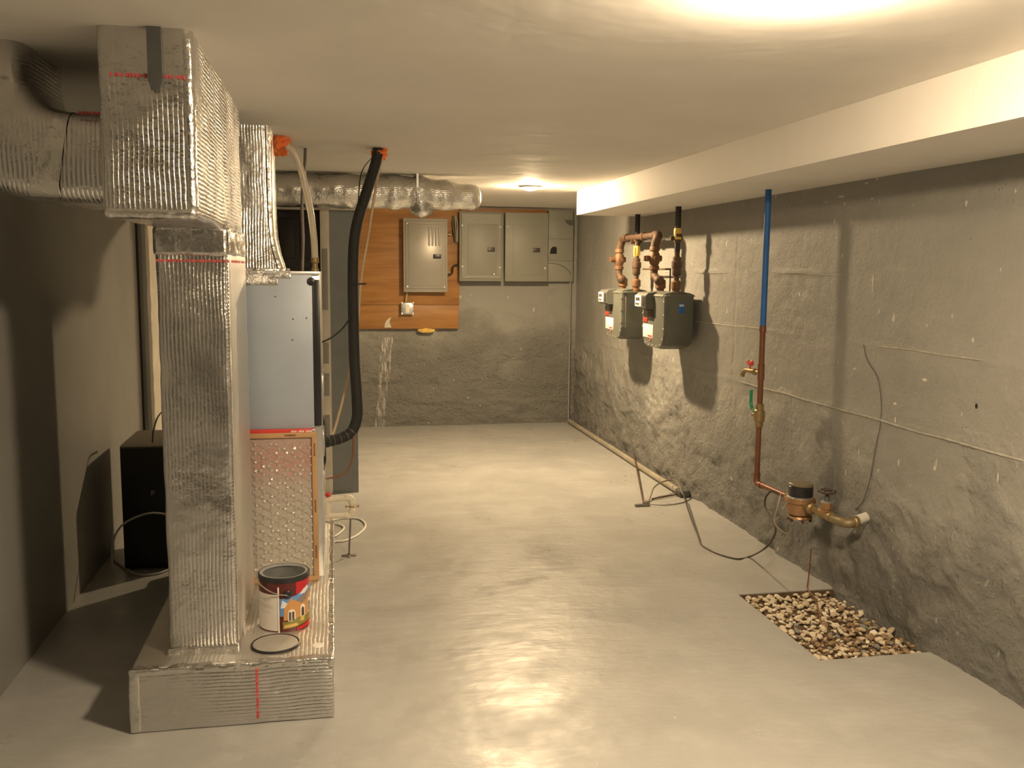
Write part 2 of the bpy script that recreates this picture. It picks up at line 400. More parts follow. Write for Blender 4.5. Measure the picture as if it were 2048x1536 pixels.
# floor slab with the square opening for the gravel pit
def floor_b():
    b = B(); x0, x1, y0, y1 = PIT; T = -.11
    for a in ((XL-.1, x0, YN-.1, YF+.1), (x0, XR+.1, YN-.1, y0), (x0, XR+.1, y1, YF+.1)): b.box(a[0], a[1], a[2], a[3], T, 0)
    return b
struct('floor', floor_b(), m_floor, smooth=False)
struct('ceiling', B().box(XL-.1, XR+.1, YN-.1, YF+.1, ZC, ZC+.1), m_ceil)
struct('soffit', B().box(SOF[0], XR+.05, YN, SOF[2], SOF[1], ZC+.01, .004, 2), m_ceil)
# partition with dark panelled door; walls behind shortened so far lamp lights left wall
PY = 5.84
pw = struct('wall_partition', B().box(-.66, -.35, PY, PY+.1, 0, ZC).box(-.35, .16, PY, PY+.1, 1.80, ZC), m_cream)
struct('wall_passage', B().box(-.70, -.64, PY, PY+.12, 0, ZC), m_wallsm)
struct('wall_stone', B().softbox(XL-.02, XL+.008, PY, YF, 0, ZC, .002, .06, .006, 12), m_cream)
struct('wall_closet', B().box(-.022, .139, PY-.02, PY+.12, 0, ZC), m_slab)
struct('trim_1', B().box(-.40, .165, PY-.03, PY+.02, 1.752, 1.815, .004), m_cream)
tj = struct('trim_2', B().box(-.074, -.020, PY-.035, PY+.11, 0, 1.755, .003), m_cream)
jb = B()
for z0, z1 in ((.62, .76), (.82, .95), (.30, .50), (1.15, 1.52)): jb.box(-.066, -.032, PY-.038, PY-.03, z0, z1, .001)
link('cable_slot', jb.mesh('cable_slot'), m_wallsm, tj)
struct('trim_3', B().box(-.40, -.345, PY-.03, PY+.05, 0, 1.755, .003), m_cream)
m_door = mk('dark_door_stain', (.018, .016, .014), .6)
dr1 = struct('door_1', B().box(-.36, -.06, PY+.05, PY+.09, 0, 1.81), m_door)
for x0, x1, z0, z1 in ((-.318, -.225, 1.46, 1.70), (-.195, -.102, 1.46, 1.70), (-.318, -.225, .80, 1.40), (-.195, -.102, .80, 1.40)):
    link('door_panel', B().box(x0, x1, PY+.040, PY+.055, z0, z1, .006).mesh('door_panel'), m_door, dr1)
struct('gap_shade_strip', B().box(XL-.01, XL+.012, 5.60, 5.70, 0, ZC, .002), m_dark)  # dark strip painted in for the shade of the gap before the jamb
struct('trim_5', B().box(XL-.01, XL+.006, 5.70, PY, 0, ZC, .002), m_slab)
# hairline crack in the right-hand wall
cr = [(1728, 690), (1735, 720), (1755, 755), (1762, 800), (1760, 850), (1750, 900), (1740, 955), (1728, 1000), (1712, 1020)]
cp = []
for p in cr:
    q = atx(*p, XR); d = float(disp_right(np.array([[q.y]]), np.array([[q.z]]))[0, 0]); cp.append((XR-d-.002, q.y, q.z))
link('crack', B().tube(spline(cp, 6), .0016, 5).mesh('crack'), m_darkgrey, wall_right)

def seam(z0, ya, yb, seed, dens=.0):
    rr = random.Random(seed); run = []
    def flush():
        if len(run) > 3:
            n = len(run); r = [.0005+.0042*min(1, i/3, (n-1-i)/3)*(.6+.6*rr.random()) for i in range(n)]
            link('form_seam', B().tube(run, r, 6).mesh('form_seam'), m_seam, wall_right)
        run.clear()
    y = ya
    while y < yb:
        z = z0+.008*mnoise.noise(Vector((y*3, seed, 0))); d = float(disp_right(np.array([[y]]), np.array([[z]]))[0, 0])
        if mnoise.noise(Vector((y*1.4, seed*3.3, 1))) > dens: run.append((XR-d+.001, y, z))
        else: flush()
        y += .018
    flush()
seam(.805, 2.55, 4.75, 1, -.25); seam(1.395, 3.7, 6.0, 2, -.1); seam(1.107, 2.6, 5.2, 3, .05); seam(1.10, 4.5, 7.5, 4, .0)
# chipped paint flecks and one drilled hole in the right-hand wall
for px, py, w_, h_ in ((1620, 378, .02, .012), (1611, 384, .014, .008), (1684, 393, .05, .012), (1652, 404, .02, .008), (1690, 407, .012, .012), (1733, 366, .03, .010), (1754, 355, .016, .03), (1765, 350, .02, .02), (1745, 397, .03, .008),
                       (1789, 808, .022, .014), (1791, 841, .008, .030), (1797, 926, .008, .032), (1690, 946, .010, .030), (1717, 905, .008, .026), (1998, 955, .006, .045), (1747, 568, .01, .08), (1562, 640, .008, .05), (1710, 738, .02, .010), (1850, 760, .03, .012)):
    q = atx(px, py, XR); dd = float(disp_right(np.array([[q.y]]), np.array([[q.z]]))[0, 0])
    link('paint_fleck', B().blob((XR-dd-.0005, q.y, q.z), (.0022, w_*.5, h_*.5), .35, 24, 2, px).mesh('paint_fleck'), m_seam2, wall_right)
q = atx(1955, 812, XR); dd = float(disp_right(np.array([[q.y]]), np.array([[q.z]]))[0, 0])
link('drill_hole', B().blob((XR-dd, q.y, q.z), (.003, .007, .010), .1, 10, 2, 3).mesh('drill_hole'), m_black, wall_right)
# ---------------------------------------------------------------- ceiling lights
for x, y, r, dep, colr, st, lab in LAMPS:
    t = Thing('ceiling_light', lab, 'ceiling light', (x, y, ZC))
    t.part('trim_ring', B().lathe((x, y, ZC), (0, 0, -1), [(r+.022, -.002), (r+.022, .004), (r+.012, .012), (r, .012), (r, -.002)], 40), m_white)
    t.part('lens', B().lathe((x, y, ZC), (0, 0, -1), [(r, .002), (r, .012)] + [(r*math.cos(a), .012+(dep-.012)*math.sin(a)) for a in (.3, .6, .9, 1.2, 1.5)], 40), emit('lamp_glow', colr, st))

# ---------------------------------------------------------------- insulated main duct (trunk + riser)
RIB = {'x': 'z', 'y': 'x', 'z': 'x'}
def dashes(b, kind, a0, a1, c, h, off):
    """a line of small printed characters; kind 'fx' on a face across y, 'fz' vertical on a face across y, 'sx' on a face across x"""
    rr = random.Random(int(a0*1e4)); a = a0
    while a < a1:
        w = rr.uniform(.003, .007); k = h*rr.uniform(.6, 1)
        if kind == 'fx': b.box(a, a+w, off-.0012, off+.004, c-k/2, c+k/2)
        elif kind == 'fz': b.box(c-k/2, c+k/2, off-.0012, off+.004, a, a+w)
        else: b.box(off-.004, off+.0012, a, a+w, c-k/2, c+k/2)
        a += w + rr.choice((.0015, .002, .003, .006))
    return b
DX0, DX1 = -.522, -.316
d = Thing('air_duct', 'tall foil-insulated rectangular duct with overhanging top standing on the low foil box', 'duct', (-.42, 3.2, .196))
trunk = d.part('trunk', B(RIB).softbox(DX0-.008, DX1-.003, 2.356, 3.505, 1.517, ZC+.03, .02, .04, .004), m_foil)
riser = d.part('riser', B(RIB).softbox(DX0+.004, DX1+.004, 2.93, 3.505, .19, 1.53, .014, .04, .003), m_foil)
d.part('side_wrap', B(RIB).softbox(DX1-.006, DX1+.0065, 2.955, 3.507, .215, 1.44, .003, .05, .002, 12), foil('matte_side_foil', (.72, .71, .69), False, .42, .55, crinkle=.15))
d.part('tape_collar', B(RIB).softbox(DX0-.001, DX1+.008, 2.924, 3.51, 1.435, 1.522, .012, .012, .005, 22), m_foilsm)
d.part('tape_skirt', B(RIB).softbox(DX0-.002, DX1+.009, 2.922, 3.51, .192, .222, .006, .015, .004, 25), m_foilsm)
d.part('corner_tape', B(RIB).softbox(DX1-.028, DX1+.0005, 2.352, 2.40, 1.53, ZC-.004, .016, .03, .002, 20), m_foilsm)
d.part('edge_tape', B(RIB).softbox(DX0-.009, DX1-.001, 2.353, 2.40, 1.514, 1.545, .016, .02, .002, 20), m_foilsm)
d.part('printed_line', dashes(B(), 'fx', DX0+.022, DX1-.025, 1.842, .010, 2.353), m_redp)
d.part('printed_line', dashes(dashes(B(), 'fx', DX0+.006, DX1, 1.42, .009, 2.928), 'sx', 2.94, 3.49, 1.42, .009, DX1+.006), m_redp)
hp = [(-.415, ZC), (-.415, 1.83), (-.409, 1.812), (-.399, 1.806), (-.389, 1.812), (-.383, 1.83), (-.383, ZC)]
d.part('hanging_strap', B().prism(hp, 1, 2.344, 2.36), m_darkgrey, 'dark grey strap down the front of the duct')

# ---------------------------------------------------------------- elbow branch on the left of the trunk
def branch():
    t = Thing('branch_duct', 'foil-wrapped elbow duct curving from the main trunk up to the ceiling by the left wall', 'duct', (-.8, 2.7, 1.55))
    # side profile in x,z: outer sweep below, inner radius above
    y0, y1 = 2.55, 2.96; cx, cz, ro = -.70, 1.86, .0
    inner = [(-.526, 1.792), (-.63, 1.793), (-.675, 1.797), (-.708, 1.812), (-.730, 1.838), (-.742, 1.875), (-.746, ZC+.02)]
    outer = [(-.526, 1.560), (-.66, 1.561), (-.77, 1.572), (-.87, 1.603), (-.95, 1.66), (-.99, 1.75), (-1.0, ZC+.02)]
    def res(P, n=6): return [(q.x, q.y) for q in spline([(a, c, 0) for a, c in P], n)]
    I, O = res(inner), res(outer); b = B(RIB); rings = []
    for (ix, iz), (ox, oz) in zip(I, O):
        ring = []
        cxm, czm = (ix+ox)/2, (iz+oz)/2
        for k in range(32):
            a = 2*PI*k/32; cs, sn = math.cos(a), math.sin(a)
            sx = math.copysign(abs(cs)**.35, cs); sy = math.copysign(abs(sn)**.35, sn)
            p = Vector((cxm+(ix-ox)/2*sx, (y0+y1)/2+(y1-y0)/2*sy, czm+(iz-oz)/2*sx))
            p += Vector((0, 1, 0))*.003*mnoise.noise(p*14); ring.append(p)
        rings.append(ring)
    t.part('elbow', b.loft(rings), m_foil, angle=60)
    band = [r for r in rings[7:12]]
    t.part('seam_tape', B(RIB).loft([[Vector((p.x, p.y+(.004 if p.y > 2.755 else -.004), p.z)) for p in r] for r in band], cap=False), m_foilsm, angle=60, recalc=True)
    t.part('printed_line', dashes(B(), 'fx', -.62, -.53, 1.782, .008, 2.551), m_redp)
branch()

# ---------------------------------------------------------------- low foil box (return plenum) under the furnace
PX0, PX1, PY0, PY1, PZ = -.618, -.016, 2.823, 4.456, .196
p = Thing('plenum_box', 'low foil-wrapped box on the floor under the tall duct and furnace', 'plenum', (-.32, 3.6, 0))
p.part('body', B({'x': 'z', 'y': 'z', 'z': 'x'}).softbox(PX0, PX1, PY0, PY1, 0, PZ, .008, .045, .003), m_foil)
tl = mk('tan_foil_wrap', (.72, .62, .47), .5, .35, var=.14, vs=9, bs=16, bd=.01, bstr=.5)
p.part('top_wrap', B({'x': 'z', 'y': 'z', 'z': 'x'}).softbox(PX0+.004, PX1+.002, PY0+.01, PY1+.002, PZ-.01, PZ+.003, .004, .03, .0025, 22),
       foil('dusty_top_foil', (.74, .72, .68), True, .42, .6, .013, .6, .4))
p.part('edge_tape', B().softbox(PX0-.002, PX1+.003, PY0-.002, PY0+.03, PZ-.02, PZ+.0045, .008, .012, .004, 26), m_foilsm)
p.part('edge_tape', B().softbox(PX0-.0035, PX0+.03, PY0-.003, PY0+.08, .0, PZ-.006, .008, .02, .003, 22), m_foilsm)
p.part('edge_tape', B().softbox(PX1-.02, PX1+.004, PY0-.003, PY1, PZ-.03, PZ+.004, .006, .03, .003, 22), m_foilsm)
p.part('printed_line', dashes(B(), 'fz', .02, .178, aty(515, 1400, PY0).x, .009, PY0-.003), m_redp)
sp = B(); c = atz(636, 1290, PZ+.004)
sp.lathe((c.x, c.y, PZ+.003), (0, 0, 1), [(.020, 0), (.018, .0022), (.010, .003)], 18)
p.part('paint_spot', sp, m_white, 'dried white paint spot')

# ---------------------------------------------------------------- furnace
FX0, FX1, FY0, FY1, FZ = -.60, -.052, 3.605, 4.39, 1.388
f = Thing('furnace', 'blue-grey steel furnace cabinet standing on the low foil box behind the tall duct', 'furnace', (-.32, 4.0, PZ))
f.part('cabinet', B().box(FX0, FX1, FY0+.012, FY1, PZ-.002, FZ, .004), m_galv)
f.part('front_panel', B().box(FX0, FX1-.026, FY0, FY0+.02, PZ+.30, FZ-.004, .004), m_cab)
f.part('edge_strip', B().box(FX1-.026, FX1+.001, FY0-.001, FY0+.03, .80, FZ-.03, .002), m_dark, 'dark edge strip')
f.part('top_flange', B().box(FX0, FX1+.002, FY0-.003, FY0+.03, FZ-.012, FZ+.002, .002), m_galv)
k = aty(622, 563, FY0); f.part('hole_plug', B().lathe((k.x, FY0+.002, k.z), (0, -1, 0), [(.0155, 0), (.0155, .004), (.012, .006)], 20), m_dark, 'round black hole plug')
for px, py in ((551, 593), (586, 638), (613, 636), (585, 680)):
    q = aty(px, py, FY0); f.part('screw', B().lathe((q.x, FY0+.001, q.z), (0, -1, 0), [(.0035, 0), (.0035, .002), (.002, .003)], 10), m_steel)
f.part('foil_tape', B().softbox(-.36, aty(556, 565, FY0).x, FY0-.003, FY0+.01, FZ-.052, FZ+.003, .002, .012, .002, 30), m_foilsm)
f.part('foil_tape', B().softbox(aty(548, 560, FY0).x, aty(582, 555, FY0).x, FY0-.004, FY0+.01, FZ-.026, FZ+.003, .002, .012, .002, 30), m_foilsm)
sd = B()
for z in (.45, .62, .86): sd.box(FX1-.003, FX1+.006, 3.9, 4.2, z, z+.10, .003)
f.part('side_cover', sd, m_galv)

# supply riser on furnace top
def rrect(x0, x1, y0, y1, z, r=.04, n=6):
    pts = []
    for cx, cy, a0 in ((x1-r, y1-r, 0), (x0+r, y1-r, PI/2), (x0+r, y0+r, PI), (x1-r, y0+r, 1.5*PI)):
        for i in range(n+1): a = a0+PI/2*i/n; pts.append(Vector((cx+r*math.cos(a), cy+r*math.sin(a), z)))
    return pts
t = Thing('supply_duct', 'foil-insulated duct rising from the furnace top to the ceiling', 'duct', (-.4, 4.0, FZ))
prof = [(ZC+.02, -.236), (1.85, -.236), (1.72, -.235), (1.60, -.233), (1.52, -.228), (1.46, -.217), (1.42, -.205), (FZ-.002, -.196)]
t.part('body', B({'x': 'y', 'y': 'x', 'z': 'x'}).loft([rrect(-.58, xr, 3.83-(xr+.236)*.8, 4.2, z, .03) for z, xr in prof]), foil('supply_foil', (.80, .79, .77), True, .22, .34, .011, .8, .5), angle=50)
t.part('edge_tape', B().tube(spline([(x-.012, 3.842-(x+.236)*.8, z) for z, x in prof], 3), .011, 8), m_foilsm)
t.part('flange', B().box(-.59, -.185, 3.79, 4.22, FZ-.004, FZ+.012, .003), m_foilsm)

# ---------------------------------------------------------------- air filter leaning on the furnace front
AX0, AX1, AZ0, AZ1, AY = -.585, -.070, PZ+.004, .782, 3.575
t = Thing('air_filter', 'cardboard-framed furnace air filter with pinkish dusty media beside the tall duct', 'air filter', (-.32, AY, AZ0))
w = .019; fr = B()
fr.box(AX0, AX1, AY-.012, AY+.012, AZ1-w, AZ1, .001).box(AX0, AX1, AY-.012, AY+.012, AZ0, AZ0+w, .001)
fr.box(AX0, AX0+w, AY-.012, AY+.012, AZ0+w, AZ1-w, .001).box(AX1-w, AX1, AY-.012, AY+.012, AZ0+w, AZ1-w, .001)
frame = t.part('frame', fr, m_card)
t.part('media', B().box(AX0+w*.5, AX1-w*.5, AY-.001, AY+.009, AZ0+w*.5, AZ1-w*.5), m_media)
g = B(); sp_ = .0335; rr_ = sp_/2; row = 0
x_lo, x_hi, z_lo, z_hi = AX0+w, AX1-w, AZ0+w, AZ1-w
def ring(cx, cz, ri, ro, n=14):
    vi = [g.bm.verts.new((cx+ri*math.cos(2*PI*k/n), AY-.004, cz+ri*math.sin(2*PI*k/n))) for k in range(n)]
    vo = [g.bm.verts.new((cx+ro*math.cos(2*PI*k/n), AY-.004, cz+ro*math.sin(2*PI*k/n))) for k in range(n)]
    for k in range(n): g.bm.faces.new((vi[k], vo[k], vo[(k+1) % n], vi[(k+1) % n]))
tri = B()
x = x_lo+rr_; colm = 0
while x+rr_ < x_hi+.004:
    z = z_lo+rr_*(1 if colm % 2 == 0 else 2)
    while z+rr_ < z_hi+.004:
        ring(x, z, rr_*.86, rr_*.97)
        # three-cornered tabs between neighbouring circles
        for sgn in (-1, 1):
            cx = x+sgn*sp_*.577; s = .0062; tilt = random.uniform(-.0018, .0018)
            ps = [(cx+sgn*s*math.cos(a), AY-.0055+tilt*math.sin(a*1.3), z+s*math.sin(a)) for a in (PI, PI/3, -PI/3)]
            if x_lo < cx < x_hi and random.random() < .72: tri.bm.faces.new([tri.bm.verts.new(p_) for p_ in ps])
        z += sp_
    x += sp_*.866; colm += 1
t.part('grille', g, mk('grille_white', (.50, .455, .41), .6), smooth=False)
t.part('grille_tab', tri, mk('bright_tin', (.85, .82, .76), .3, .6, var=.03), smooth=False, kind='stuff')
for z in (.74, .52, .34): t.part('printing', B().box(AX1-.0125, AX1-.0065, AY-.0126, AY-.011, z-.05, z), m_cardink, None, frame)
t.part('printing', B().box(-.19, -.148, AY-.0126, AY-.011, AZ1-.013, AZ1-.006), m_cardink, None, frame)
red = B().box(AX0, AX1-.006, AY-.006, AY+.02, AZ1-.001, AZ1+.012, .001); rl = t.part('label_strip', red, m_red, 'red label strip along the top edge')
wl = B()
for i in range(16): 
    if i not in (4, 9): wl.box(-.165+.0055*i, -.161+.0055*i, AY-.0068, AY-.005, AZ1+.001, AZ1+.007)
wl.box(AX1-.016, AX1-.006, AY-.0068, AY-.005, AZ1, AZ1+.012)
t.part('lettering', wl, m_label, None, rl)

# ---------------------------------------------------------------- paint can
CX, CY, CR, CZ0, CZ1 = -.178, 3.135, .083, PZ+.003, .384
t = Thing('paint_can', 'open metal paint can with a house picture label standing on the foil box', 'paint can', (CX, CY, CZ0))
def wrap(b, poly, off):
    """2-D outline (angle in degrees from the camera side, height 0..1) laid on the can as a thin curved patch"""
    def pt(a, h, r): 
        th = math.radians(a-90); return Vector((CX+r*math.cos(th), CY+r*math.sin(th), CZ0+h*(CZ1-CZ0)))
    R0, R1 = CR-.001, CR+off
    # sweep in angle slices so that wide patches stay curved
    a0 = min(q[0] for q in poly); a1 = max(q[0] for q in poly); n = max(1, int((a1-a0)/5))
    def span(a):
        hs = []
        for i in range(len(poly)):
            (x0, y0), (x1, y1) = poly[i], poly[(i+1) % len(poly)]
            if abs(x1-x0) < 1e-9:
                if abs(a-x0) < 1e-6: hs += [y0, y1]
            elif min(x0, x1)-1e-6 <= a <= max(x0, x1)+1e-6: hs.append(y0+(y1-y0)*(a-x0)/(x1-x0))
        return (min(hs), max(hs)) if hs else (0, 0)
    xs = sorted({a0+(a1-a0)*i/n for i in range(n+1)} | {q[0] for q in poly})
    prev = None
    for a in xs:
        lo, hi = span(a); cur = [b.bm.verts.new(pt(a, lo, R1)), b.bm.verts.new(pt(a, hi, R1)), b.bm.verts.new(pt(a, hi, R0)), b.bm.verts.new(pt(a, lo, R0))]
        if prev:
            for k in range(4): b.bm.faces.new((prev[k], cur[k], cur[(k+1) % 4], prev[(k+1) % 4]))
        prev = cur
    return b
def rect(a0, a1, h0, h1): return [(a0, h0), (a1, h0), (a1, h1), (a0, h1)]
def arch(a0, a1, h0, h1):
    m = (a0+a1)/2; r = (a1-a0)/2; return [(a0, h0), (a1, h0)] + [(m+r*math.cos(q), h1-.06+.06*math.sin(q)) for q in (0, PI/4, PI/2, .75*PI, PI)]
body = t.part('body', B().lathe((CX, CY, CZ0), (0, 0, 1), [(CR-.004, 0), (CR, .002), (CR, .008), (CR-.001, .01), (CR-.001, CZ1-CZ0-.012), (CR+.002, CZ1-CZ0-.008), (CR+.002, CZ1-CZ0-.001), (CR-.001, CZ1-CZ0), (CR-.010, CZ1-CZ0-.001), (CR-.011, CZ1-CZ0-.006), (CR-.006, CZ1-CZ0-.010), (CR-.005, .02), (.001, .02)], 48, cap=False), m_galv)
m_paintgrey = mk('wet_grey_paint', (.30, .31, .31), .3, var=.1, vs=20)
H = CZ1-CZ0
t.part('rim', B().lathe((CX, CY, CZ0), (0, 0, 1), [(CR+.0026, H-.016), (CR+.0032, H-.002), (CR, H+.0012), (CR-.004, H+.0005)], 48, cap=False), m_dark, 'black paint-smeared rim')
t.part('rim_groove', B().lathe((CX, CY, CZ0), (0, 0, 1), [(CR-.003, H+.0008), (CR-.008, H-.001), (CR-.0125, H-.001), (CR-.013, H-.005)], 48, cap=False), m_paintgrey)
t.part('paint_residue', B().lathe((CX, CY, CZ0), (0, 0, 1), [(CR-.0055, H-.012), (CR-.0055, .025), (.001, .022)], 48, cap=False), m_paintgrey, 'grey paint inside the can')
cm = lambda n, c: mk('can_'+n, c, .35, var=.05)
t.part('label_band', wrap(wrap(B(), rect(-150, -100, 0, .92), .0003), rect(-100, 100, .0, .92), .0003), cm('dark', (.10, .018, .016)), 'dark red label wrap', body)
t.part('label_band', wrap(B(), rect(30, 100, .68, .90), .0006), cm('red', (.50, .02, .03)), None, body)
t.part('label_sky', wrap(B(), [(-8, .30), (95, .30), (95, .80), (60, .76), (30, .66), (-8, .62)], .0008), cm('sky', (.13, .28, .60)), None, body)
t.part('label_cloud', wrap(wrap(B(), [(-6, .45), (40, .48), (30, .55), (10, .53), (-2, .60)], .001), [(38, .66), (55, .66), (72, .72), (66, .78), (50, .74)], .001), cm('cloud', (.75, .74, .78)), None, body)
house = t.part('label_house', wrap(B(), [(0, .22), (92, .24), (92, .56), (72, .68), (62, .60), (42, .50), (17, .62), (2, .44)], .0012), cm('house', (.55, .28, .10)), None, body)
t.part('label_roof', wrap(wrap(B(), [(30, .56), (44, .62), (70, .67), (58, .54), (46, .49)], .0014), [(84, .60), (92, .56), (94, .66), (76, .68)], .0014), cm('roof', (.26, .20, .18)), None, body)
tr = B()
for q in (arch(10, 27, .20, .42), arch(40, 54, .24, .47), arch(66, 84, .27, .53)): wrap(tr, q, .0016)
t.part('label_arch', tr, cm('trim', (.78, .72, .62)), None, body)
for q in (rect(12, 17, .21, .37), rect(19, 24.5, .21, .37), arch(43, 51, .25, .42), rect(69, 74, .28, .46), rect(76, 81, .28, .46)):
    t.part('label_window', wrap(B(), q, .002), cm('glass', (.07, .05, .05)), None, body)
t.part('label_garden', wrap(B(), [(-2, .06), (92, .14), (92, .25), (70, .27), (52, .22), (36, .25), (14, .19), (-2, .2)], .0018), cm('garden', (.22, .20, .04)), None, body)
t.part('label_path', wrap(wrap(B(), [(0, .08), (34, .10), (30, .15), (2, .14)], .0021), [(38, .17), (50, .16), (52, .23), (42, .25)], .0021), cm('path', (.60, .42, .12)), None, body)
t.part('label_band', wrap(B(), [(30, .01), (96, .03), (96, .14), (30, .06)], .0022), cm('red2', (.45, .02, .02)), None, body)
t.part('label_text', wrap(B(), rect(-98, -9, .03, .70), .001), cm('paper', (.70, .66, .62)), 'white printed back label', body)
tx = B()
for h in (.60, .57, .50, .475, .45, .36): wrap(tx, rect(-75, -20-rng.random()*12, h, h+.008), .0014)
t.part('label_lines', tx, cm('ink', (.45, .42, .42)), None, body)
t.part('label_edge', wrap(B(), rect(-12, -8.5, -.03, .84), .0026), m_white, 'white strip down the label seam', body)
ear = Vector((CX+CR*math.cos(math.radians(10-90)), CY+CR*math.sin(math.radians(10-90)), CZ0+.70*H))
t.part('handle_ear', B().lathe(ear, (math.cos(math.radians(-80)), math.sin(math.radians(-80)), 0), [(.014, -.002), (.014, .004), (.009, .007)], 16), m_dark)
bp = [ear+Vector((0, -.008, 0)), ear+Vector((-.03, -.010, .006)), ear+Vector((-.062, .0, .018)), ear+Vector((-.092, .03, .034)), ear+Vector((-.105, .075, .046))]
t.part('bail_handle', B().tube(spline(bp, 6), .0018, 6), m_screw, 'thin wire bail handle')

# lid lying in front of the can
c = atz(551, 1288, PZ+.006)
t = Thing('paint_can_lid', 'round grey paint can lid lying on the foil box', 'lid', (c.x, c.y, PZ+.004))
t.part('disc', B().lathe((c.x, c.y, PZ+.004), (0, 0, 1), [(.070, 0), (.070, .006), (.066, .0075), (.001, .007)], 40), mk('lid_grey', (.40, .38, .35), .45, .2, var=.08))
t.part('rim', B().torus((c.x, c.y, PZ+.0075), (0, 0, 1), .0735, .0042, 48, 8), m_dark, 'black rim')

# ---------------------------------------------------------------- black appliance by the left wall
bx0, bx1, by0, by1, bz = -.968, -.735, 4.43, 4.86, .588
t = Thing('dehumidifier', 'black upright box appliance standing in the shadow by the left wall', 'appliance', ((bx0+bx1)/2, (by0+by1)/2, 0))
t.part('body', B().box(bx0, bx1, by0, by1, .012, bz-.012, .006), mk('appliance_black', (.008, .008, .008), .5))
tp = [(by0, bz-.012), (by1, bz-.012), (by1, bz+.0), (by1-.05, bz+.004), (by0+.03, bz+.002), (by0, bz-.004)]
t.part('top_cover', B().prism(tp, 0, bx0+.001, bx1-.001), mk('appliance_top', (.10, .085, .06), .5))
for x in (bx0+.03, bx1-.03):
    for y in (by0+.04, by1-.04): t.part('foot', B().cyl((x, y, 0), (x, y, .014), .014, n=12), m_dark)
q = aty(306, 986, by0); t.part('badge', B().box(q.x-.009, q.x-.003, by0-.002, by0+.002, q.z-.012, q.z+.012).box(q.x-.003, q.x+.009, by0-.002, by0+.002, q.z+.004, q.z+.012).box(q.x-.003, q.x+.006, by0-.002, by0+.002, q.z-.004, q.z+.001), m_wallsm, 'small pale badge')
q = aty(313, 880, 4.6); t.part('power_cord', B().tube(spline([(q.x, 4.5, bz), (q.x+.004, 4.52, bz+.06), (q.x+.02, 4.6, bz+.12), (q.x+.06, 4.75, bz+.14)], 6), .004, 6), m_dark)
ring_p = [(225, 1150), (225, 1090), (240, 1055), (270, 1035), (305, 1026), (340, 1030)]
hp = [aty(px, py, 4.34) for px, py in ring_p]; hp[0].z = .006
lo_p = [atz(px, py, .006) for px, py in ((340, 1138), (310, 1148), (270, 1148), (238, 1128), (226, 1118))]
solo('hose_loop', B().tube(spline(hp, 8), .0045, 8).tube(spline(lo_p, 8), .0045, 8), mk('dull_white_hose', (.5, .48, .44), .5), 'thin white hose looped in front of the black appliance', 'hose', (hp[0].x, 4.34, 0))

# ---------------------------------------------------------------- round flexible duct under the ceiling
FYc, FR, FZc = 5.60, .098, 1.850
t = Thing('flex_duct', 'round foil flexible duct hung under the ceiling across the doorway and plywood', 'duct', (.2, FYc, FZc-FR))
xe = aty(955, 400, FYc).x; b = B(); pts = []; rad = []
n = 70
for i in range(n+1):
    s = i/n; x = -.62 + (xe-.02+.62)*s
    R = FR + .004*mnoise.noise(Vector((x*9, 0, 0))) + (.006*math.sin(x*40) if x > .3 else 0)
    zc = FZc - .012*math.sin(s*PI*1.0)*0
    if x > .45: R *= 1-.30*((x-.45)/(xe-.45))**1.5; zc -= .022*((x-.45)/(xe-.45))
    pts.append((x, FYc, zc)); rad.append(R)
pts += [(xe+.005, FYc, pts[-1][2]), (xe+.018, FYc, pts[-1][2])]; rad += [rad[-1]*.85, rad[-1]*.4]
duct_tube = b.tube(pts, rad, 28)
for v in b.bm.verts:
    v.co += (v.co-Vector((v.co.x, FYc, FZc))).normalized()*(.006*mnoise.noise(v.co*16)+.003*mnoise.noise(v.co*45))
t.part('tube', duct_tube, m_foilfar, angle=60)
bb = B().blob(aty(843, 405, FYc), (.082, .085, .088), .14, 30, 3, 4)
t.part('boot', bb, m_foilsm, 'bulging foil boot under the duct')
eb = aty(938, 398, FYc); t.part('end_cap', B().blob((eb.x, FYc, eb.z), (.068, .07, .058), .10, 40, 3, 9), m_foilsm)
for px, gp in ((832, 0), (612, 1)):
    sx = aty(px, 380, FYc).x
    t.part('hanger_strap', B().tube([(sx, FYc+(FR+.006)*math.cos(a), FZc+(FR+.006)*math.sin(a)) for a in np.linspace(0, 2*PI, 28)[:-1]], .006, 6, closed=True).box(sx-.006, sx+.006, FYc-FR-.008, FYc-FR-.003, FZc, ZC), m_galv)

# ---------------------------------------------------------------- refrigerant line set
lp = [atz(757, 296, ZC), aty(752, 325, 4.40), aty(733, 385, 4.36), aty(716, 440, 4.32), aty(708, 490, 4.30), aty(706, 560, 4.28), aty(707, 640, 4.27), aty(709, 720, 4.26), aty(714, 800, 4.25)]
bend = [aty(714, 835, 4.24), aty(704, 862, 4.23), aty(685, 875, 4.21), aty(660, 882, 4.18), aty(642, 886, 4.15)]
t = Thing('refrigerant_line', 'thick black foam-insulated pipe bending from the ceiling into the furnace side', 'pipe', (.1, 4.2, .6))
t.part('insulation', B().tube(spline(lp+bend, 8), .0245, 16), m_rubber)
tb = B(); path = spline(bend, 8)
for i in (8, 13, 18, 22, 26): tb.tube([path[i], path[i]+(path[i+1]-path[i]).normalized()*.006], .0258, 16)
t.part('tape_wrap', tb, mk('grey_tape', (.07, .065, .055), .5))
tie = aty(712, 568, 4.27); t.part('cable_tie', B().tube([tie+Vector((-.03, -.02, 0)), tie+Vector((.045, -.026, .001))], .004, 6), m_dark)
j = aty(644, 890, 4.14); t.part('pipe_joint', B().lathe(j, (1, 0, -.1), [(.034, -.012), (.034, .004), (.028, .012)], 18), m_rubber)
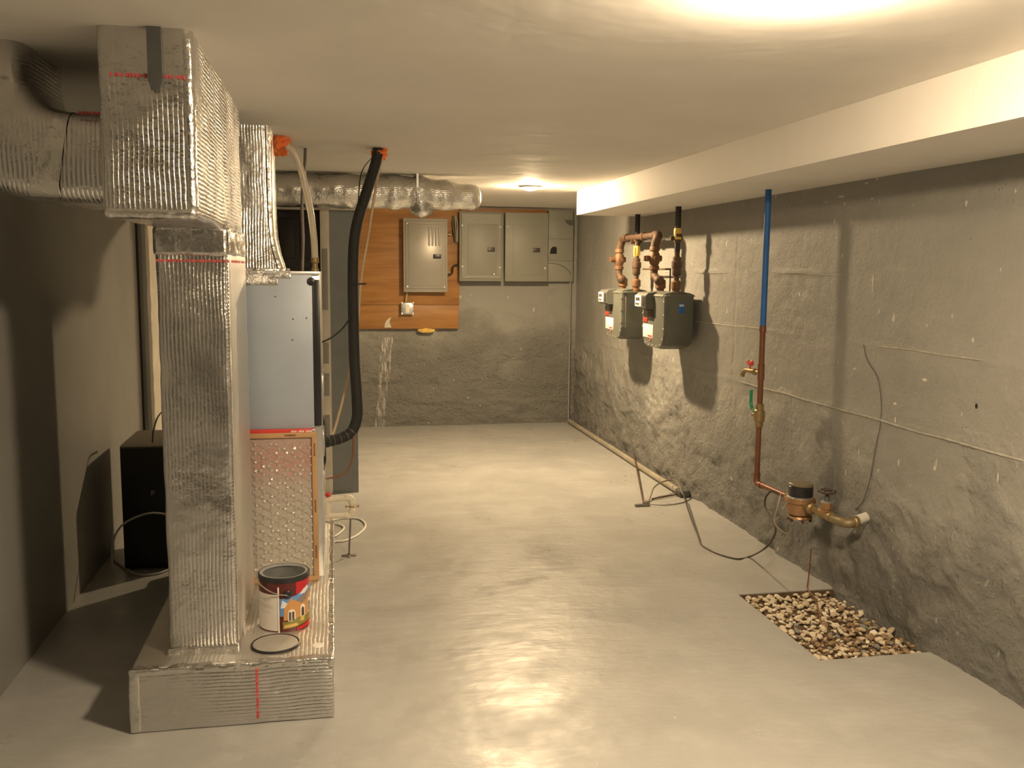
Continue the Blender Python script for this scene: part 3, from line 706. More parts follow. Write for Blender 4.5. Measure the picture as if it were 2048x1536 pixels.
solo('thermostat_cable', B().tube(spline([atz(768, 305, ZC), aty(757, 345, 4.44), aty(746, 410, 4.42), aty(735, 480, 4.40), aty(723, 550, 4.38), aty(716, 640, 4.37), aty(704, 720, 4.36), aty(688, 790, 4.35), aty(672, 850, 4.33), aty(660, 885, 4.3)], 6), .0065, 8), m_tan, 'tan cable hanging from the ceiling behind the black insulated pipe', 'cable', tuple(aty(660, 885, 4.3)))
for nm, lab, pp, r, m in (
    ('control_wire', 'thin dark wire looping beside the orange foam at the black pipe top', [atz(747, 312, ZC), aty(728, 335, 4.38), aty(720, 360, 4.35), aty(717, 400, 4.32), aty(716, 430, 4.31)], .003, m_dark),
    ('control_cable', 'thin black cable crossing from the furnace to the black pipe', [aty(640, 686, 4.2), aty(660, 677, 4.2), aty(682, 660, 4.22), aty(704, 632, 4.26)], .004, m_dark),
    ('brown_cable', 'brown cable curving below the black pipe bend to the furnace', [aty(706, 850, 4.22), aty(707, 890, 4.21), aty(703, 925, 4.2), aty(690, 945, 4.19), aty(668, 954, 4.17), aty(643, 958, 4.12)], .005, mk('brown_jacket', (.20, .09, .04), .5)),
    ('black_cord', 'black cord running down the furnace side past the pipe joint', [aty(643, 826, 4.1), aty(648, 850, 4.1), aty(649, 885, 4.1), aty(650, 920, 4.1), aty(647, 940, 4.1), aty(642, 955, 4.1)], .005, m_dark),
    ('flexible_conduit', 'thin flexible metal conduit dropping from ceiling to furnace top', [atz(611, 297, ZC), aty(609, 340, 4.4), aty(604, 410, 4.36), aty(606, 480, 4.33), aty(604, 546, 4.3)], .0075, m_steel)):
    z = min(q[2] for q in pp); solo(nm, B().tube(spline(pp, 8), r, 8), m, lab, 'cable', (pp[-1][0], pp[-1][1], z))
# condensate tube with a fitting on the furnace top
t = Thing('condensate_tube', 'milky vinyl tube curving from orange foam down to the furnace top', 'tube', tuple(aty(631, 540, 4.1)))
t.part('tube', B().tube(spline([aty(575, 292, 4.05), aty(588, 305, 4.05), aty(602, 340, 4.06), aty(613, 385, 4.07), aty(622, 430, 4.08), aty(628, 480, 4.09), aty(630, 518, 4.1)], 8), .0145, 12), m_clear)
q = aty(630, 525, 4.1); t.part('fitting', B().lathe(q, (0, 0, -1), [(.017, -.02), (.017, .0), (.012, .004), (.012, .022), (.016, .026), (.016, q.z-FZ)], 14), m_brass, 'brass fitting')
# orange fire-stop foam
c = atz(557, 275, ZC); solo('foam_patch', B().blob((c.x, c.y, ZC-.03), (.052, .07, .046), .28, 34, 4, 2), m_orange, 'orange foam lump on the ceiling beside the furnace duct', 'foam', (c.x, c.y, ZC-.06))
c = atz(757, 298, ZC); solo('foam_patch', B().blob((c.x+.004, c.y-.01, ZC-.02), (.034, .05, .034), .35, 40, 4, 5).blob((c.x-.016, c.y-.02, ZC-.045), (.018, .02, .03), .3, 40, 3, 6), m_orange, 'orange foam around the top of the black insulated pipe', 'foam', (c.x, c.y, ZC-.05))

# ---------------------------------------------------------------- PVC trap, stand and hose coil
t = Thing('pvc_trap', 'cream PVC drain trap with red valve knob behind the foil box', 'pipe', (.06, 4.5, .19))
zu, zl, xo = aty(698, 996, 4.5).z, aty(698, 1031, 4.5).z, aty(704, 1000, 4.5).x
t.part('upper_pipe', B().cyl((-.06, 4.5, zu-.006), (xo, 4.5, zu), .0125, n=16), m_pvc)
t.part('lower_pipe', B().cyl((-.06, 4.5, zl), (xo, 4.5, zl), .0125, n=16), m_pvc)
t.part('vertical_pipe', B().cyl((xo, 4.5, zl), (xo, 4.5, zu), .0125, n=16), m_pvc)
for z, s in ((zu, -1), (zl, 1)):
    t.part('elbow', B().tube(spline([(xo-.03, 4.5, z), (xo-.012, 4.5, z), (xo-.002, 4.5, z+s*.008), (xo, 4.5, z+s*.028)], 5), .0165, 16), m_pvc)
t.part('tee', B().cyl((-.065, 4.5, zl-.005), (-.03, 4.5, zl), .0165).cyl((-.065, 4.5, zu-.01), (-.028, 4.5, zu-.004), .0165).cyl((-.045, 4.5, zl), (-.045, 4.5, zu), .014), m_pvc)
zc_ = (zu+zl)/2+.002
cl = B().torus((xo, 4.5, zc_), (0, 0, 1), .0155, .0028, 20, 6)
for s in (-1, 1): cl.cyl((xo+s*.014, 4.498, zc_), (xo+s*.028, 4.498, zc_), .003, n=8).cbox((xo+s*.030, 4.498, zc_), (.005, .005, .014), .001)
t.part('clamp', cl, m_bronze)
kn = B().cyl((-.042, 4.5, zu), (-.042, 4.5, zu+.02), .005, n=10).lathe((-.042, 4.5, zu+.016), (0, 0, 1), [(.017, 0), (.019, .006), (.014, .012)], 12)
t.part('valve_knob', kn, m_red, 'red valve knob')
fx, fy = atz(698, 1112, 0)[:2]
t = Thing('pipe_stand', 'thin steel rod stand with flat foot under the PVC trap', 'stand', (fx, fy, 0))
t.part('rod', B().cyl((fx, fy, .004), (xo-.008, 4.5, zl-.012), .0042, n=10), m_steel)
t.part('foot', B().box(fx-.036, fx+.036, fy-.008, fy+.008, 0, .007, .002).box(fx-.008, fx+.008, fy-.03, fy+.03, 0, .005, .002), m_steel)
co = [atz(px, py, .006) for px, py in ((655, 1100), (668, 1084), (690, 1081), (715, 1070), (730, 1055), (728, 1044), (715, 1037), (690, 1036), (665, 1040))]
co2 = [atz(px, py, .007) for px, py in ((655, 1078), (672, 1071), (684, 1062), (688, 1055), (682, 1050), (668, 1047), (650, 1048))]
solo('hose_coil', B().tube(spline(co, 8), .0055, 8).tube(spline(co2, 8), .0055, 8), m_white, 'white hose coiled on the floor behind the pipe stand', 'hose', (co[4].x-.05, co[4].y, 0))

# ---------------------------------------------------------------- far wall: plywood, panels
YW = 8.262
t = Thing('plywood_board', 'orange-brown plywood backboard on the far wall carrying the ribbed breaker panel', 'board', (.66, YW, .88))
zs = aty(820, 610, YW-.04).z
t.part('sheet', B().box(.20, 1.098, YW-.038, YW+.01, zs+.0015, 1.93, .001), m_ply)
t.part('sheet', B().box(.20, 1.094, YW-.038, YW+.01, .880, zs-.0015, .001), m_ply)
solo('plywood_strip', B().box(1.105, 1.89, YW-.02, YW+.01, 1.907, 1.94, .001), m_ply, 'narrow plywood strip above the two flat breaker panels', 'board', (1.5, YW, 1.907))
q = aty(776, 645, YW-.04)
t.part('paint_smear', B().prism([(q.x-.03, q.z-.045), (q.x+.03, q.z-.045), (q.x+.022, q.z-.02), (q.x+.012, q.z), (q.x+.02, q.z+.025), (q.x+.03, q.z+.045), (q.x+.005, q.z+.035), (q.x-.018, q.z+.012), (q.x-.028, q.z-.015)], 1, YW-.0395, YW-.036), m_cream, 'cream paint smear')
q = aty(853, 661, YW-.03)
t.part('foam_lump', B().blob((q.x, YW-.03, q.z), (.075, .03, .022), .3, 40, 3, 3), m_yellow, 'yellow foam squeezed out below the board')

def screw(t, x, y, z, par=None): t.part('screw', B().lathe((x, y, z), (0, -1, 0), [(.009, -.001), (.009, .002), (.005, .004)], 10), m_screw, None, par)
# ribbed panel on the plywood
x0, x1, z0, z1, yf, yb = .598, .982, 1.203, 1.838, 8.125, 8.23
t = Thing('breaker_panel', 'grey breaker panel with ribbed door mounted on the plywood', 'breaker panel', ((x0+x1)/2, yb, z0))
t.part('box', B().box(x0+.012, x1-.012, yf+.01, yb, z0+.012, z1-.012, .003), m_panel0)
cv = t.part('cover', B().box(x0, x1, yf, yf+.014, z0, z1, .006).box(x0+.018, x1-.018, yf-.008, yf+.004, z0+.03, z1-.022, .007), m_panel0)
dr = t.part('door', B().box(x0+.048, x1-.045, yf-.014, yf, z0+.055, z1-.05, .004), m_panel0)
for i in range(4):
    x = x0+.222+i*.029; t.part('rib', B().tube([(x, yf-.0135, z1-.075-.008*i*0), (x, yf-.0135, z1-.235)], .0085, 10), m_panel0, None, dr)
t.part('latch', B().box(x1-.128, x1-.058, yf-.017, yf-.010, 1.494, 1.532, .002), m_dark, 'dark latch', dr)
t.part('hinge', B().cyl((x0+.044, yf-.010, z0+.07), (x0+.044, yf-.010, z1-.06), .005, n=8), m_panel0, None, cv)
for x, z in ((x0+.032, z0+.048), (x1-.03, z0+.045), (x0+.03, z1-.045)): screw(t, x, yf-.008, z, cv)
# two flush panels
for x0, x1, lab, slope in ((1.087, 1.470, 'grey breaker panel with sloped raised frame next to the plywood board', True), (1.492, 1.880, 'plain flat grey breaker panel beside the knockout box', False)):
    z0, z1, yf, yb = 1.302, 1.903, 8.135, 8.262
    t = Thing('breaker_panel', lab, 'breaker panel', ((x0+x1)/2, yb, z0))
    t.part('box', B().box(x0+.018, x1-.018, yf+.01, yb+.01, z0+.015, z1-.01, .003), m_panel)
    cv = t.part('cover', B().box(x0, x1, yf, yf+.013, z0, z1, .003), m_panel)
    if slope:
        fr = B(); a = (x0+.012, x1-.014, z0+.02, z1-.012); i_ = (x0+.068, x1-.045, z0+.05, z1-.098)
        def rc(q, y): return [Vector((q[0], y, q[2])), Vector((q[1], y, q[2])), Vector((q[1], y, q[3])), Vector((q[0], y, q[3]))]
        fr.loft([rc(a, yf+.001), rc((a[0]+.004, a[1]-.004, a[2]+.004, a[3]-.004), yf-.012), rc(i_, yf-.003)])
        t.part('bevel_frame', fr, m_panel, None, cv, angle=10)
    dr = t.part('door', B().box(x0+.072, x1-.049, yf-(.007 if slope else .004), yf+.004, z0+.056, z1-.104, .002), m_panel)
    lx = (1.338, 1.404) if slope else (1.747, 1.811)
    t.part('latch', B().box(lx[0]-.005, lx[1]-.005, yf-.011, yf-.002, 1.559, 1.597, .002), mk('latch_brown', (.05, .038, .035), .4), 'dark latch', dr)
    ss = [(x0+.024, z1-.121), (x1-.022, z1-.125), (x0+.024, z0+.126), (x1-.022, z0+.120), (x1-.075, z0+.060)] if slope else [(x0+.024, z1-.124), (x1-.022, z0+.116)]
    for x, z in ss: screw(t, x, yf-(.012 if slope else 0), z, cv)
    if not slope: t.part('scratch', B().box(x1-.068, x1-.065, yf-.0055, yf-.003, z1-.155, z1-.125), m_screw, None, dr)
# knockout box in the corner
x0, x1, z0, z1, yf = 1.896, 2.128, 1.300, 1.895, 8.205
t = Thing('junction_cabinet', 'shallow grey cabinet with three cover plates and a knockout in the far corner', 'cabinet', (2.01, YF, z0))
t.part('box', B().box(x0+.004, x1-.004, yf+.006, YF, z0, z1+.04, .002), m_panel)
zz = [z0, 1.487, 1.680, 1.858]
for i in range(3): t.part('cover_plate', B().box(x0, x1, yf, yf+.01, zz[i]+.003, zz[i+1]-.003, .002), m_panel)
q = aty(1107, 501, yf)
t.part('knockout', B().prism([(q.x-.034, q.z-.03), (q.x+.030, q.z-.03), (q.x+.030, q.z+.026), (q.x+.018, q.z+.034), (q.x-.006, q.z+.034), (q.x-.024, q.z+.018)], 1, yf-.0012, yf+.004), m_black, 'dark open knockout')
arc = [(x0+.012+.20*math.cos(a), yf-.0005, z0+.05+.115*math.sin(a)) for a in np.linspace(1.6, .12, 14)]
t.part('knockout_line', B().tube(arc, .0028, 6), m_darkgrey)
dz = [(x1-.085, 1.85), (x1-.002, 1.85), (x1-.002, 1.80), (x1-.035, 1.803), (x1-.062, 1.82)]
t.part('knockout', B().prism(dz, 1, yf-.0012, yf+.004), m_darkgrey)
t.part('conduit', B().cyl((x1-.012, yf+.03, 0.04), (x1-.012, yf+.03, z0), .008, n=10), m_wallsm, 'thin painted conduit down the corner')
# square outlet box under the ribbed panel
q = aty(814.5, 617, 8.19)
t = Thing('outlet_box', 'small square metal outlet box mounted on the plywood below the ribbed panel', 'outlet box', (q.x, YW-.038, q.z-.055))
t.part('box', B().box(q.x-.05, q.x+.05, YW-.085, YW-.036, q.z-.05, q.z+.05, .006), m_galv)
t.part('cover', B().box(q.x-.055, q.x+.055, YW-.092, YW-.083, q.z-.052, q.z+.052, .008), m_galv)
t.part('receptacle', B().box(q.x-.018, q.x+.018, YW-.098, YW-.09, q.z-.038, q.z+.038, .004), m_label)
for sx in (-1, 1):
    for sz in (-1, 1): t.part('screw', B().lathe((q.x+sx*.048, YW-.09, q.z+sz*.046), (0, -1, 0), [(.010, -.001), (.010, .004), (.006, .006)], 10), m_screw)
solo('armoured_cable', B().tube(spline([(q.x-.012, YW-.06, q.z+.05), (q.x-.008, YW-.07, q.z+.09), (q.x+.004, YW-.06, 1.222)], 6), .008, 8), m_tan, 'short tan armoured cable between outlet box and ribbed panel', 'cable', (q.x, YW-.06, q.z+.05))
solo('linking_cable', B().tube(spline([aty(895, 548.5, 8.17), aty(901, 548.5, 8.17), aty(905, 545, 8.17), aty(905.5, 535, 8.17), aty(909, 530.5, 8.17), aty(918, 529, 8.17)], 6), .0065, 8), m_dark, 'short black cable between the ribbed panel and the sloped-frame panel', 'cable', tuple(aty(905, 548, 8.17)))
t = Thing('cable_bundle', 'dusty cables hanging at the right edge of the plywood board', 'cables', tuple(aty(911, 480, 8.2)))
for dx in (0, 5, 9): t.part('cable', B().tube(spline([aty(907+dx*.6, 432, 8.2), aty(906+dx, 448, 8.19), aty(908+dx*.8, 465, 8.18), aty(911+dx*.5, 484, 8.2)], 5), .007, 8), m_cond if dx else m_steel)
t.part('connector', B().cyl(aty(895, 469, 8.2), aty(902, 469, 8.2), .014, n=12), m_brass)

# ---------------------------------------------------------------- gas meters
def gas_meter(yc, zt, lab, big):
    """front (dial side) faces -x; yc centre along the wall"""
    x0, x1 = 1.945, 2.145; w = .40; y0, y1 = yc-w/2, yc+w/2; z1 = zt; z0 = zt-.335
    t = Thing('gas_meter', lab, 'gas meter', (x1, yc, z0))
    # case: eight-sided outline with clipped lower corners, front diaphragm cover and rear pan
    def outl(m): return [(y0+m, z1-m), (y0+m, z0+.09), (y0+.035+m*.6, z0+.025+m*.6), (y0+.10, z0+m), (y1-.10, z0+m), (y1-.035-m*.6, z0+.025+m*.6), (y1-m, z0+.09), (y1-m, z1-m)]
    b = B(); prev = []
    for x, m in ((x0+.012, .012), (x0+.030, .0), (x0+.16, .0), (x0+.188, .012), (x1, .045)): prev.append([Vector((x, p_[0], p_[1])) for p_ in outl(m)])
    case = t.part('case', b.loft(prev), m_meter, angle=25)
    fb = [Vector((x0+.012, p_[0], p_[1])) for p_ in outl(.004)]; fb2 = [Vector((x0, p_[0], p_[1])) for p_ in outl(.007)]
    front = t.part('front_plate', B().loft([[Vector((x0+.022, v.y, v.z)) for v in fb], fb, fb2]), m_meter, angle=25)
    o = outl(.012)
    for i in range(8):
        a, c = o[i], o[(i+1) % 8]
        for s in ((.15, .5, .85) if i in (0, 3, 6, 7) else (.5,)):
            y_, z_ = a[0]+(c[0]-a[0])*s, a[1]+(c[1]-a[1])*s
            t.part('bolt', B().lathe((x0+.001, y_, z_), (-1, 0, 0), [(.0085, -.001), (.0085, .005), (.005, .007)], 8), m_screw, None, front)
    # top casting with rounded index housing
    tp = []
    for i in range(9): a = PI*i/8; tp.append((x0+.10-.105*math.cos(a), z1-.012+.028*math.sin(a)))
    t.part('top_casting', B().prism(tp, 1, y0+.03, y1-.03), m_meter, angle=30)
    t.part('top_flange', B().box(x0+.004, x1-.02, y0-.004, y1+.004, z1-.014, z1-.002, .003), m_meter)
    ih = t.part('index_housing', B().prism([(x0-.052, z1-.085), (x0-.052, z1-.012), (x0-.035, z1+.004), (x0+.02, z1+.012), (x0+.02, z1-.095), (x0-.04, z1-.095)], 1, yc+.0, y1-.012), m_meter, angle=20)
    t.part('number_plate', B().box(x0-.055, x0-.051, yc+.075, y1-.006, z1-.082, z1-.012, .001), m_label, 'white number plate', ih)
    bars = B()
    for k in range(4): bars.box(x0-.0565, x0-.0545, y1-.038-.020*k, y1-.024-.020*k, z1-.046, z1-.026)
    for k in range(3): bars.box(x0-.0565, x0-.0545, y1-.038-.024*k, y1-.022-.024*k, z1-.072, z1-.060)
    t.part('plate_printing', bars, m_print, None, ih)
    t.part('index_glass', B().box(x0-.054, x0-.050, yc+.008, yc+.072, z1-.080, z1-.018, .002), m_glass, 'dark dial glass', ih)
    t.part('dark_plate', B().box(x0-.003, x0+.003, yc-.02 if big else yc+.03, y1-.03, z1-.165, z1-.10, .001), m_glass, None, front)
    t.part('red_tag', B().box(x0-.0045, x0+.002, yc+.10, y1-.025, z1-.180, z1-.152, .001), m_red, 'small red and white tag', front)
    t.part('paper_label', B().box(x0-.003, x0+.002, yc-.01, y1-.025, z1-.275, z1-.192, .001), m_label, 'white paper label', front)
    pr = B()
    pr.box(x0-.0042, x0-.002, yc, yc+.08, z1-.268, z1-.258); pr.box(x0-.0042, x0-.002, yc+.02, yc+.05, z1-.292, z1-.280)
    t.part('red_printing', pr, m_redp, None, front)
    st = t.part('side_sticker', B().box(x0+.088, x0+.128, y0-.0015, y0+.003, z1-.112, z1-.050, .0005), m_stick, 'blue sticker')
    wl = B()
    for k in range(3): wl.box(x0+.094+.010*k, x0+.101+.010*k, y0-.0028, y0-.001, z1-.070, z1-.058)
    t.part('sticker_lettering', wl, m_label, None, st)
    return z1
zt = 1.262
gas_meter(5.505, zt, 'grey gas meter beside the blue-sleeved water pipe with fuller label', True)
gas_meter(6.345, zt, 'grey gas meter closest to the far wall, below the soffit end', False)

# gas piping: meter swivels, valves, cross-over and risers into the soffit
def knurl(b, p, ax, r, h, n=8): return b.lathe(p, ax, [(r, 0), (r, h)], n)
def riser(name, lab, x, y, z0, zt_):
    t = Thing(name, lab, 'gas pipe', (x, y, z0))
    pipe = t.part('pipe', B().cyl((x, y, z0+.02), (x, y, zt_-.27), .0165, n=16), m_rust)
    t.part('black_pipe', B().cyl((x, y, zt_-.27), (x, y, zt_+.01), .0175, n=16), m_bpipe, 'black upper pipe')
    t.part('swivel_nut', B().lathe((x, y, z0-.012), (0, 0, 1), [(.030, 0), (.030, .014), (.024, .017), (.024, .03), (.031, .034), (.031, .075), (.020, .085)], 14), m_rust2)
    t.part('union', B().lathe((x, y, z0+.10), (0, 0, 1), [(.022, 0), (.028, .008), (.028, .045), (.033, .05), (.033, .085), (.026, .09), (.026, .11), (.018, .115)], 10), m_rust)
    t.part('stopcock', B().lathe((x, y, z0+.30), (0, 0, 1), [(.022, 0), (.022, .03), (.026, .034), (.026, .05), (.018, .056)], 12).cyl((x-.035, y, z0+.325), (x+.03, y, z0+.325), .012, n=12).cbox((x-.038, y, z0+.325), (.012, .01, .03), .002), m_rust)
    t.part('yellow_tape', B().lathe((x, y, zt_-.285 if y > 6 else zt_-.20), (0, 0, 1), [(.019, 0), (.024, .008), (.024, .065), (.020, .072)], 12).cbox((x-.018, y-.01, zt_-.25 if y > 6 else zt_-.165), (.012, .02, .055), .003), m_yellow, 'yellow tag wrapped on the pipe')
riser('gas_outlet', 'rusty gas pipe with yellow tag rising beside the soffit end', 2.058, 6.19, zt+.012, SOF[1])
riser('gas_outlet', 'rusty gas pipe with yellow tag rising into the soffit above the labelled meter', 2.040, 5.372, zt+.012, SOF[1])
t = Thing('gas_manifold', 'rusty iron gas header pipe with two elbows and valves feeding both meters', 'gas pipe', (2.04, 6.05, zt))
zm = 1.632
mp = B().cyl((2.045, 6.39, zm), (2.045, 5.76, zm), .021, n=16); t.part('header', mp, m_rust)
t.part('coupling', B().lathe((2.045, 5.99, zm), (0, 1, 0), [(.022, 0), (.028, .004), (.028, .05), (.022, .054)], 14), m_rust)
for ym, yb in ((6.45, 6.45), (5.70, 5.665)):
    xa = 2.02
    sg = 1 if ym > 6 else -1
    el = spline([(2.045, ym-sg*.09, zm), (2.042, ym-sg*.05, zm+.002), (2.034, ym-sg*.005, zm-.012), (xa+.004, ym+.015, zm-.05), (xa, ym+.018, zm-.08)], 5)
    t.part('elbow', B().tube(el, .029, 16), m_rust)
    v = B().lathe((xa, ym+.018, zm-.08), (0, 0, -1), [(.029, -.006), (.033, 0), (.033, .02), (.025, .026), (.034, .045), (.038, .07), (.034, .095), (.025, .115), (.032, .12), (.032, .14), (.024, .145)], 12)
    v.cyl((xa-.06, ym+.018, zm-.15), (xa+.045, ym+.018, zm-.15), .019, n=12).cyl((xa, ym-.025, zm-.15), (xa, ym+.06, zm-.15), .016, n=12).cbox((xa-.064, ym+.018, zm-.15), (.016, .014, .034), .003)
    t.part('valve', v, m_rust2, 'orange-rusted stopcock')
    lo = spline([(xa, ym+.018, zm-.22), (xa, ym+.015, zm-.255), (xa+.006, yb-.005, zm-.285), (xa+.012, yb-.03, zm-.30)], 5)
    t.part('offset_elbow', B().tube(lo, [.024]*len(lo), 14).blob((xa+.008, yb-.02, zm-.288), (.034, .034, .032), .08, 20, 2, 1), m_rust)
    t.part('drop_pipe', B().cyl((xa+.012, yb-.012, zm-.28), (2.045, yb, zt+.05), .022, n=14), m_rust)
    t.part('swivel_nut', B().lathe((2.045, yb, zt-.004), (0, 0, 1), [(.031, 0), (.031, .016), (.024, .019), (.024, .032), (.034, .036), (.034, .085), (.022, .095)], 14), m_rust2)
# thin tie rod between the two runs
solo('bracket_rod', B().cyl((2.10, 6.17, 1.415), (2.10, 5.64, 1.415), .006, n=8).cyl((2.10, 5.64, 1.415), (2.10, 5.64, 1.25), .005, n=8), m_rust, 'thin rusty bracket rod on the wall between the meters', 'rod', (2.10, 5.9, 1.25))

# ---------------------------------------------------------------- water pipe and meter
WX, WY, WZ = 2.020, 4.150, .378
t = Thing('water_pipe', 'copper water pipe with blue foam sleeve standing off the right wall', 'pipe', (WX, WY, WZ))
zb_ = atx(1527, 652, WX).z
t.part('blue_sleeve', B().cyl((WX, WY, zb_), (WX, WY, SOF[1]+.005), .0148, n=18), m_blue, 'blue foam sleeve')
t.part('copper_pipe', B().cyl((WX, WY, WZ), (WX, WY, zb_+.01), .0135, n=18), m_copper)
ztee = atx(1520, 745, WX).z; zval = atx(1515, 830, WX).z
t.part('tee', B().lathe((WX, WY, ztee-.035), (0, 0, 1), [(.0138, 0), (.0165, .002), (.0165, .078), (.0138, .08)], 16), m_copper)
t.part('coupling', B().lathe((WX, WY, zb_-.03), (0, 0, 1), [(.0138, 0), (.0165, .002), (.0165, .03), (.0138, .032)], 16), m_copper)
# hose bib pointing along the wall away from the camera side
bx = WX-.012
hb = B().cyl((WX, WY, ztee), (WX-.004, WY+.05, ztee-.001), .010, n=12).lathe((WX-.004, WY+.045, ztee-.001), (-.1, 1, 0), [(.012, 0), (.016, .006), (.016, .02), (.011, .026), (.013, .05), (.011, .075)], 10)
hb.tube(spline([(WX-.010, WY+.11, ztee-.001), (WX-.013, WY+.14, ztee-.003), (WX-.016, WY+.165, ztee-.018), (WX-.017, WY+.172, ztee-.035)], 5), [.011]*15+[.013], 12)
bib = t.part('hose_bib', hb, m_brass)
t.part('handle', B().cyl((WX-.010, WY+.10, ztee), (WX-.010, WY+.10, ztee+.030), .004, n=8).cbox((WX-.010, WY+.10, ztee+.036), (.012, .055, .020), .005).blob((WX-.010, WY+.122, ztee+.042), (.007, .010, .010), .1).blob((WX-.010, WY+.078, ztee+.042), (.007, .010, .010), .1), m_red, 'red tap handle', bib)
vb = B().lathe((WX, WY, zval-.055), (0, 0, 1), [(.017, 0), (.019, .004), (.019, .022), (.025, .028), (.027, .055), (.025, .08), (.019, .086), (.019, .112), (.016, .114)], 14)
vb.cyl((WX, WY, zval), (WX-.012, WY+.045, zval), .009, n=10)
bv = t.part('ball_valve', vb, m_brass)
t.part('lever', B().tube(spline([(WX-.012, WY+.044, zval+.004), (WX-.012, WY+.052, zval+.022), (WX-.012, WY+.070, zval+.045), (WX-.012, WY+.073, zval+.075), (WX-.012, WY+.072, zval+.118)], 5), [.0045]*6+[.008]*15, 8), m_green, 'green lever handle', bv)
t.part('elbow', B().tube(spline([(WX, WY, WZ+.05), (WX, WY, WZ+.015), (WX+.001, WY-.012, WZ-.001), (WX+.003, WY-.05, WZ-.002)], 6), .0165, 14), m_copper)
t.part('horizontal_pipe', B().cyl((WX+.001, WY-.012, WZ-.001), (2.036, 3.86, WZ), .0135, n=16), m_copper)
# meter
mx, my, mz = 2.036, 3.745, WZ
t = Thing('water_meter', 'bronze water meter with black lidded register on the copper pipe', 'water meter', (mx, my, mz-.06))
t.part('body', B().lathe((mx, my, mz-.055), (0, 0, 1), [(.040, 0), (.056, .008), (.060, .03), (.058, .055), (.064, .062), (.064, .080), (.052, .084)], 28), m_bronze)
t.part('body_ring', B().lathe((mx, my, mz+.006), (0, 0, 1), [(.066, 0), (.067, .004), (.066, .010)], 28), m_bronze)
t.part('bottom_plate', B().lathe((mx, my, mz-.068), (0, 0, 1), [(.052, 0), (.056, .004), (.052, .014)], 24), m_bronze)
for k in range(6):
    a = 2*PI*k/6+.3; t.part('bolt', B().cyl((mx+.048*math.cos(a), my+.048*math.sin(a), mz-.08), (mx+.048*math.cos(a), my+.048*math.sin(a), mz-.058), .007, n=8), m_rust)
t.part('register', B().lathe((mx, my, mz+.026), (0, 0, 1), [(.052, 0), (.054, .004), (.054, .052), (.050, .056)], 28), m_dark, 'black register')
t.part('collar', B().lathe((mx, my, mz+.020), (0, 0, 1), [(.056, 0), (.058, .003), (.058, .012), (.055, .014)], 28), m_galv)
t.part('lid', B().lathe((mx, my, mz+.080), (.05, 0, 1), [(.054, 0), (.055, .006), (.050, .012), (.020, .015)], 28).cbox((mx-.02, my+.05, mz+.083), (.02, .02, .016), .004), mk('dusty_lid', (.16, .13, .09), .5))
for s in (1, -1):
    t.part('spud', B().cyl((mx, my+s*.05, mz), (mx, my+s*.088, mz), .019, n=14), m_brass)
    t.part('coupling_nut', B().lathe((mx, my+s*.082, mz), (0, s, 0), [(.024, 0), (.026, .004), (.026, .026), (.018, .032)], 8), m_brass)
sw = spline([(mx-.055, my+.03, mz+.02), (mx-.066, my+.005, mz-.02), (mx-.064, my-.03, mz-.05), (mx-.03, my-.075, mz-.07)], 6)
t.part('seal_wire', B().tube(sw, .0018, 5).tube(spline([(mx-.05, my-.03, mz+.03), (mx-.066, my+.0, mz-.0), (mx-.066, my+.035, mz-.035), (mx-.05, my+.06, mz-.03)], 6), .0018, 5), m_screw)
# gate valve and pipe into the wall
gx, gy = 2.050, 3.545
t = Thing('gate_valve', 'brass gate valve with dark handwheel beside the water meter', 'valve', (gx, gy, mz-.02))
t.part('body', B().cyl((mx+.004, 3.64, mz-.001), (gx, gy, mz-.002), .0145, n=14).lathe((gx, gy+.05, mz-.002), (0, -1, 0), [(.017, 0), (.022, .003), (.022, .026), (.019, .03), (.019, .068), (.022, .072), (.022, .098), (.017, .10)], 10), m_brass)
t.part('bonnet', B().lathe((gx, gy, mz), (0, 0, 1), [(.020, 0), (.020, .022), (.026, .026), (.026, .05), (.020, .054)], 8), m_bronze)
t.part('packing_ring', B().lathe((gx, gy, mz+.052), (0, 0, 1), [(.024, 0), (.024, .005), (.016, .008)], 16), m_galv)
t.part('stem', B().lathe((gx, gy, mz+.054), (0, 0, 1), [(.012, 0), (.014, .012), (.008, .03), (.007, .05)], 12), m_darkgrey)
wh = B().torus((gx, gy, mz+.100), (0, 0, 1), .030, .007, 28, 8).lathe((gx, gy, mz+.092), (0, 0, 1), [(.010, 0), (.010, .016)], 10)
for k in range(5):
    a = 2*PI*k/5; wh.cyl((gx, gy, mz+.10), (gx+.029*math.cos(a), gy+.029*math.sin(a), mz+.10), .0045, n=6); wh.blob((gx+.033*math.cos(a), gy+.033*math.sin(a), mz+.10), (.009, .009, .008), .05, 10, 2)
t.part('handwheel', wh, mk('dark_handwheel', (.06, .045, .035), .55), 'dark scalloped handwheel')
t = Thing('inlet_pipe', 'dull brass water inlet pipe with white stub entering the right wall', 'pipe', (2.1, 3.45, mz-.03))
ip = spline([(gx, gy-.05, mz-.003), (2.058, 3.47, mz-.006), (2.066, 3.43, mz-.006), (2.085, 3.413, mz-.004), (2.105, 3.418, mz), (2.125, 3.428, mz+.002)], 6)
t.part('bent_pipe', B().tube(ip, .0195, 14), mk('dull_brass', (.27, .215, .125), .5, .4, var=.2))
t.part('union', B().lathe((2.095, 3.413, mz-.002), (1, .35, .06), [(.021, 0), (.025, .004), (.025, .02), (.021, .024)], 8), m_brass)
t.part('white_stub', B().tube([(2.122, 3.427, mz+.002), (2.19, 3.455, mz+.008)], .021, 16), m_white, 'white pipe stub')

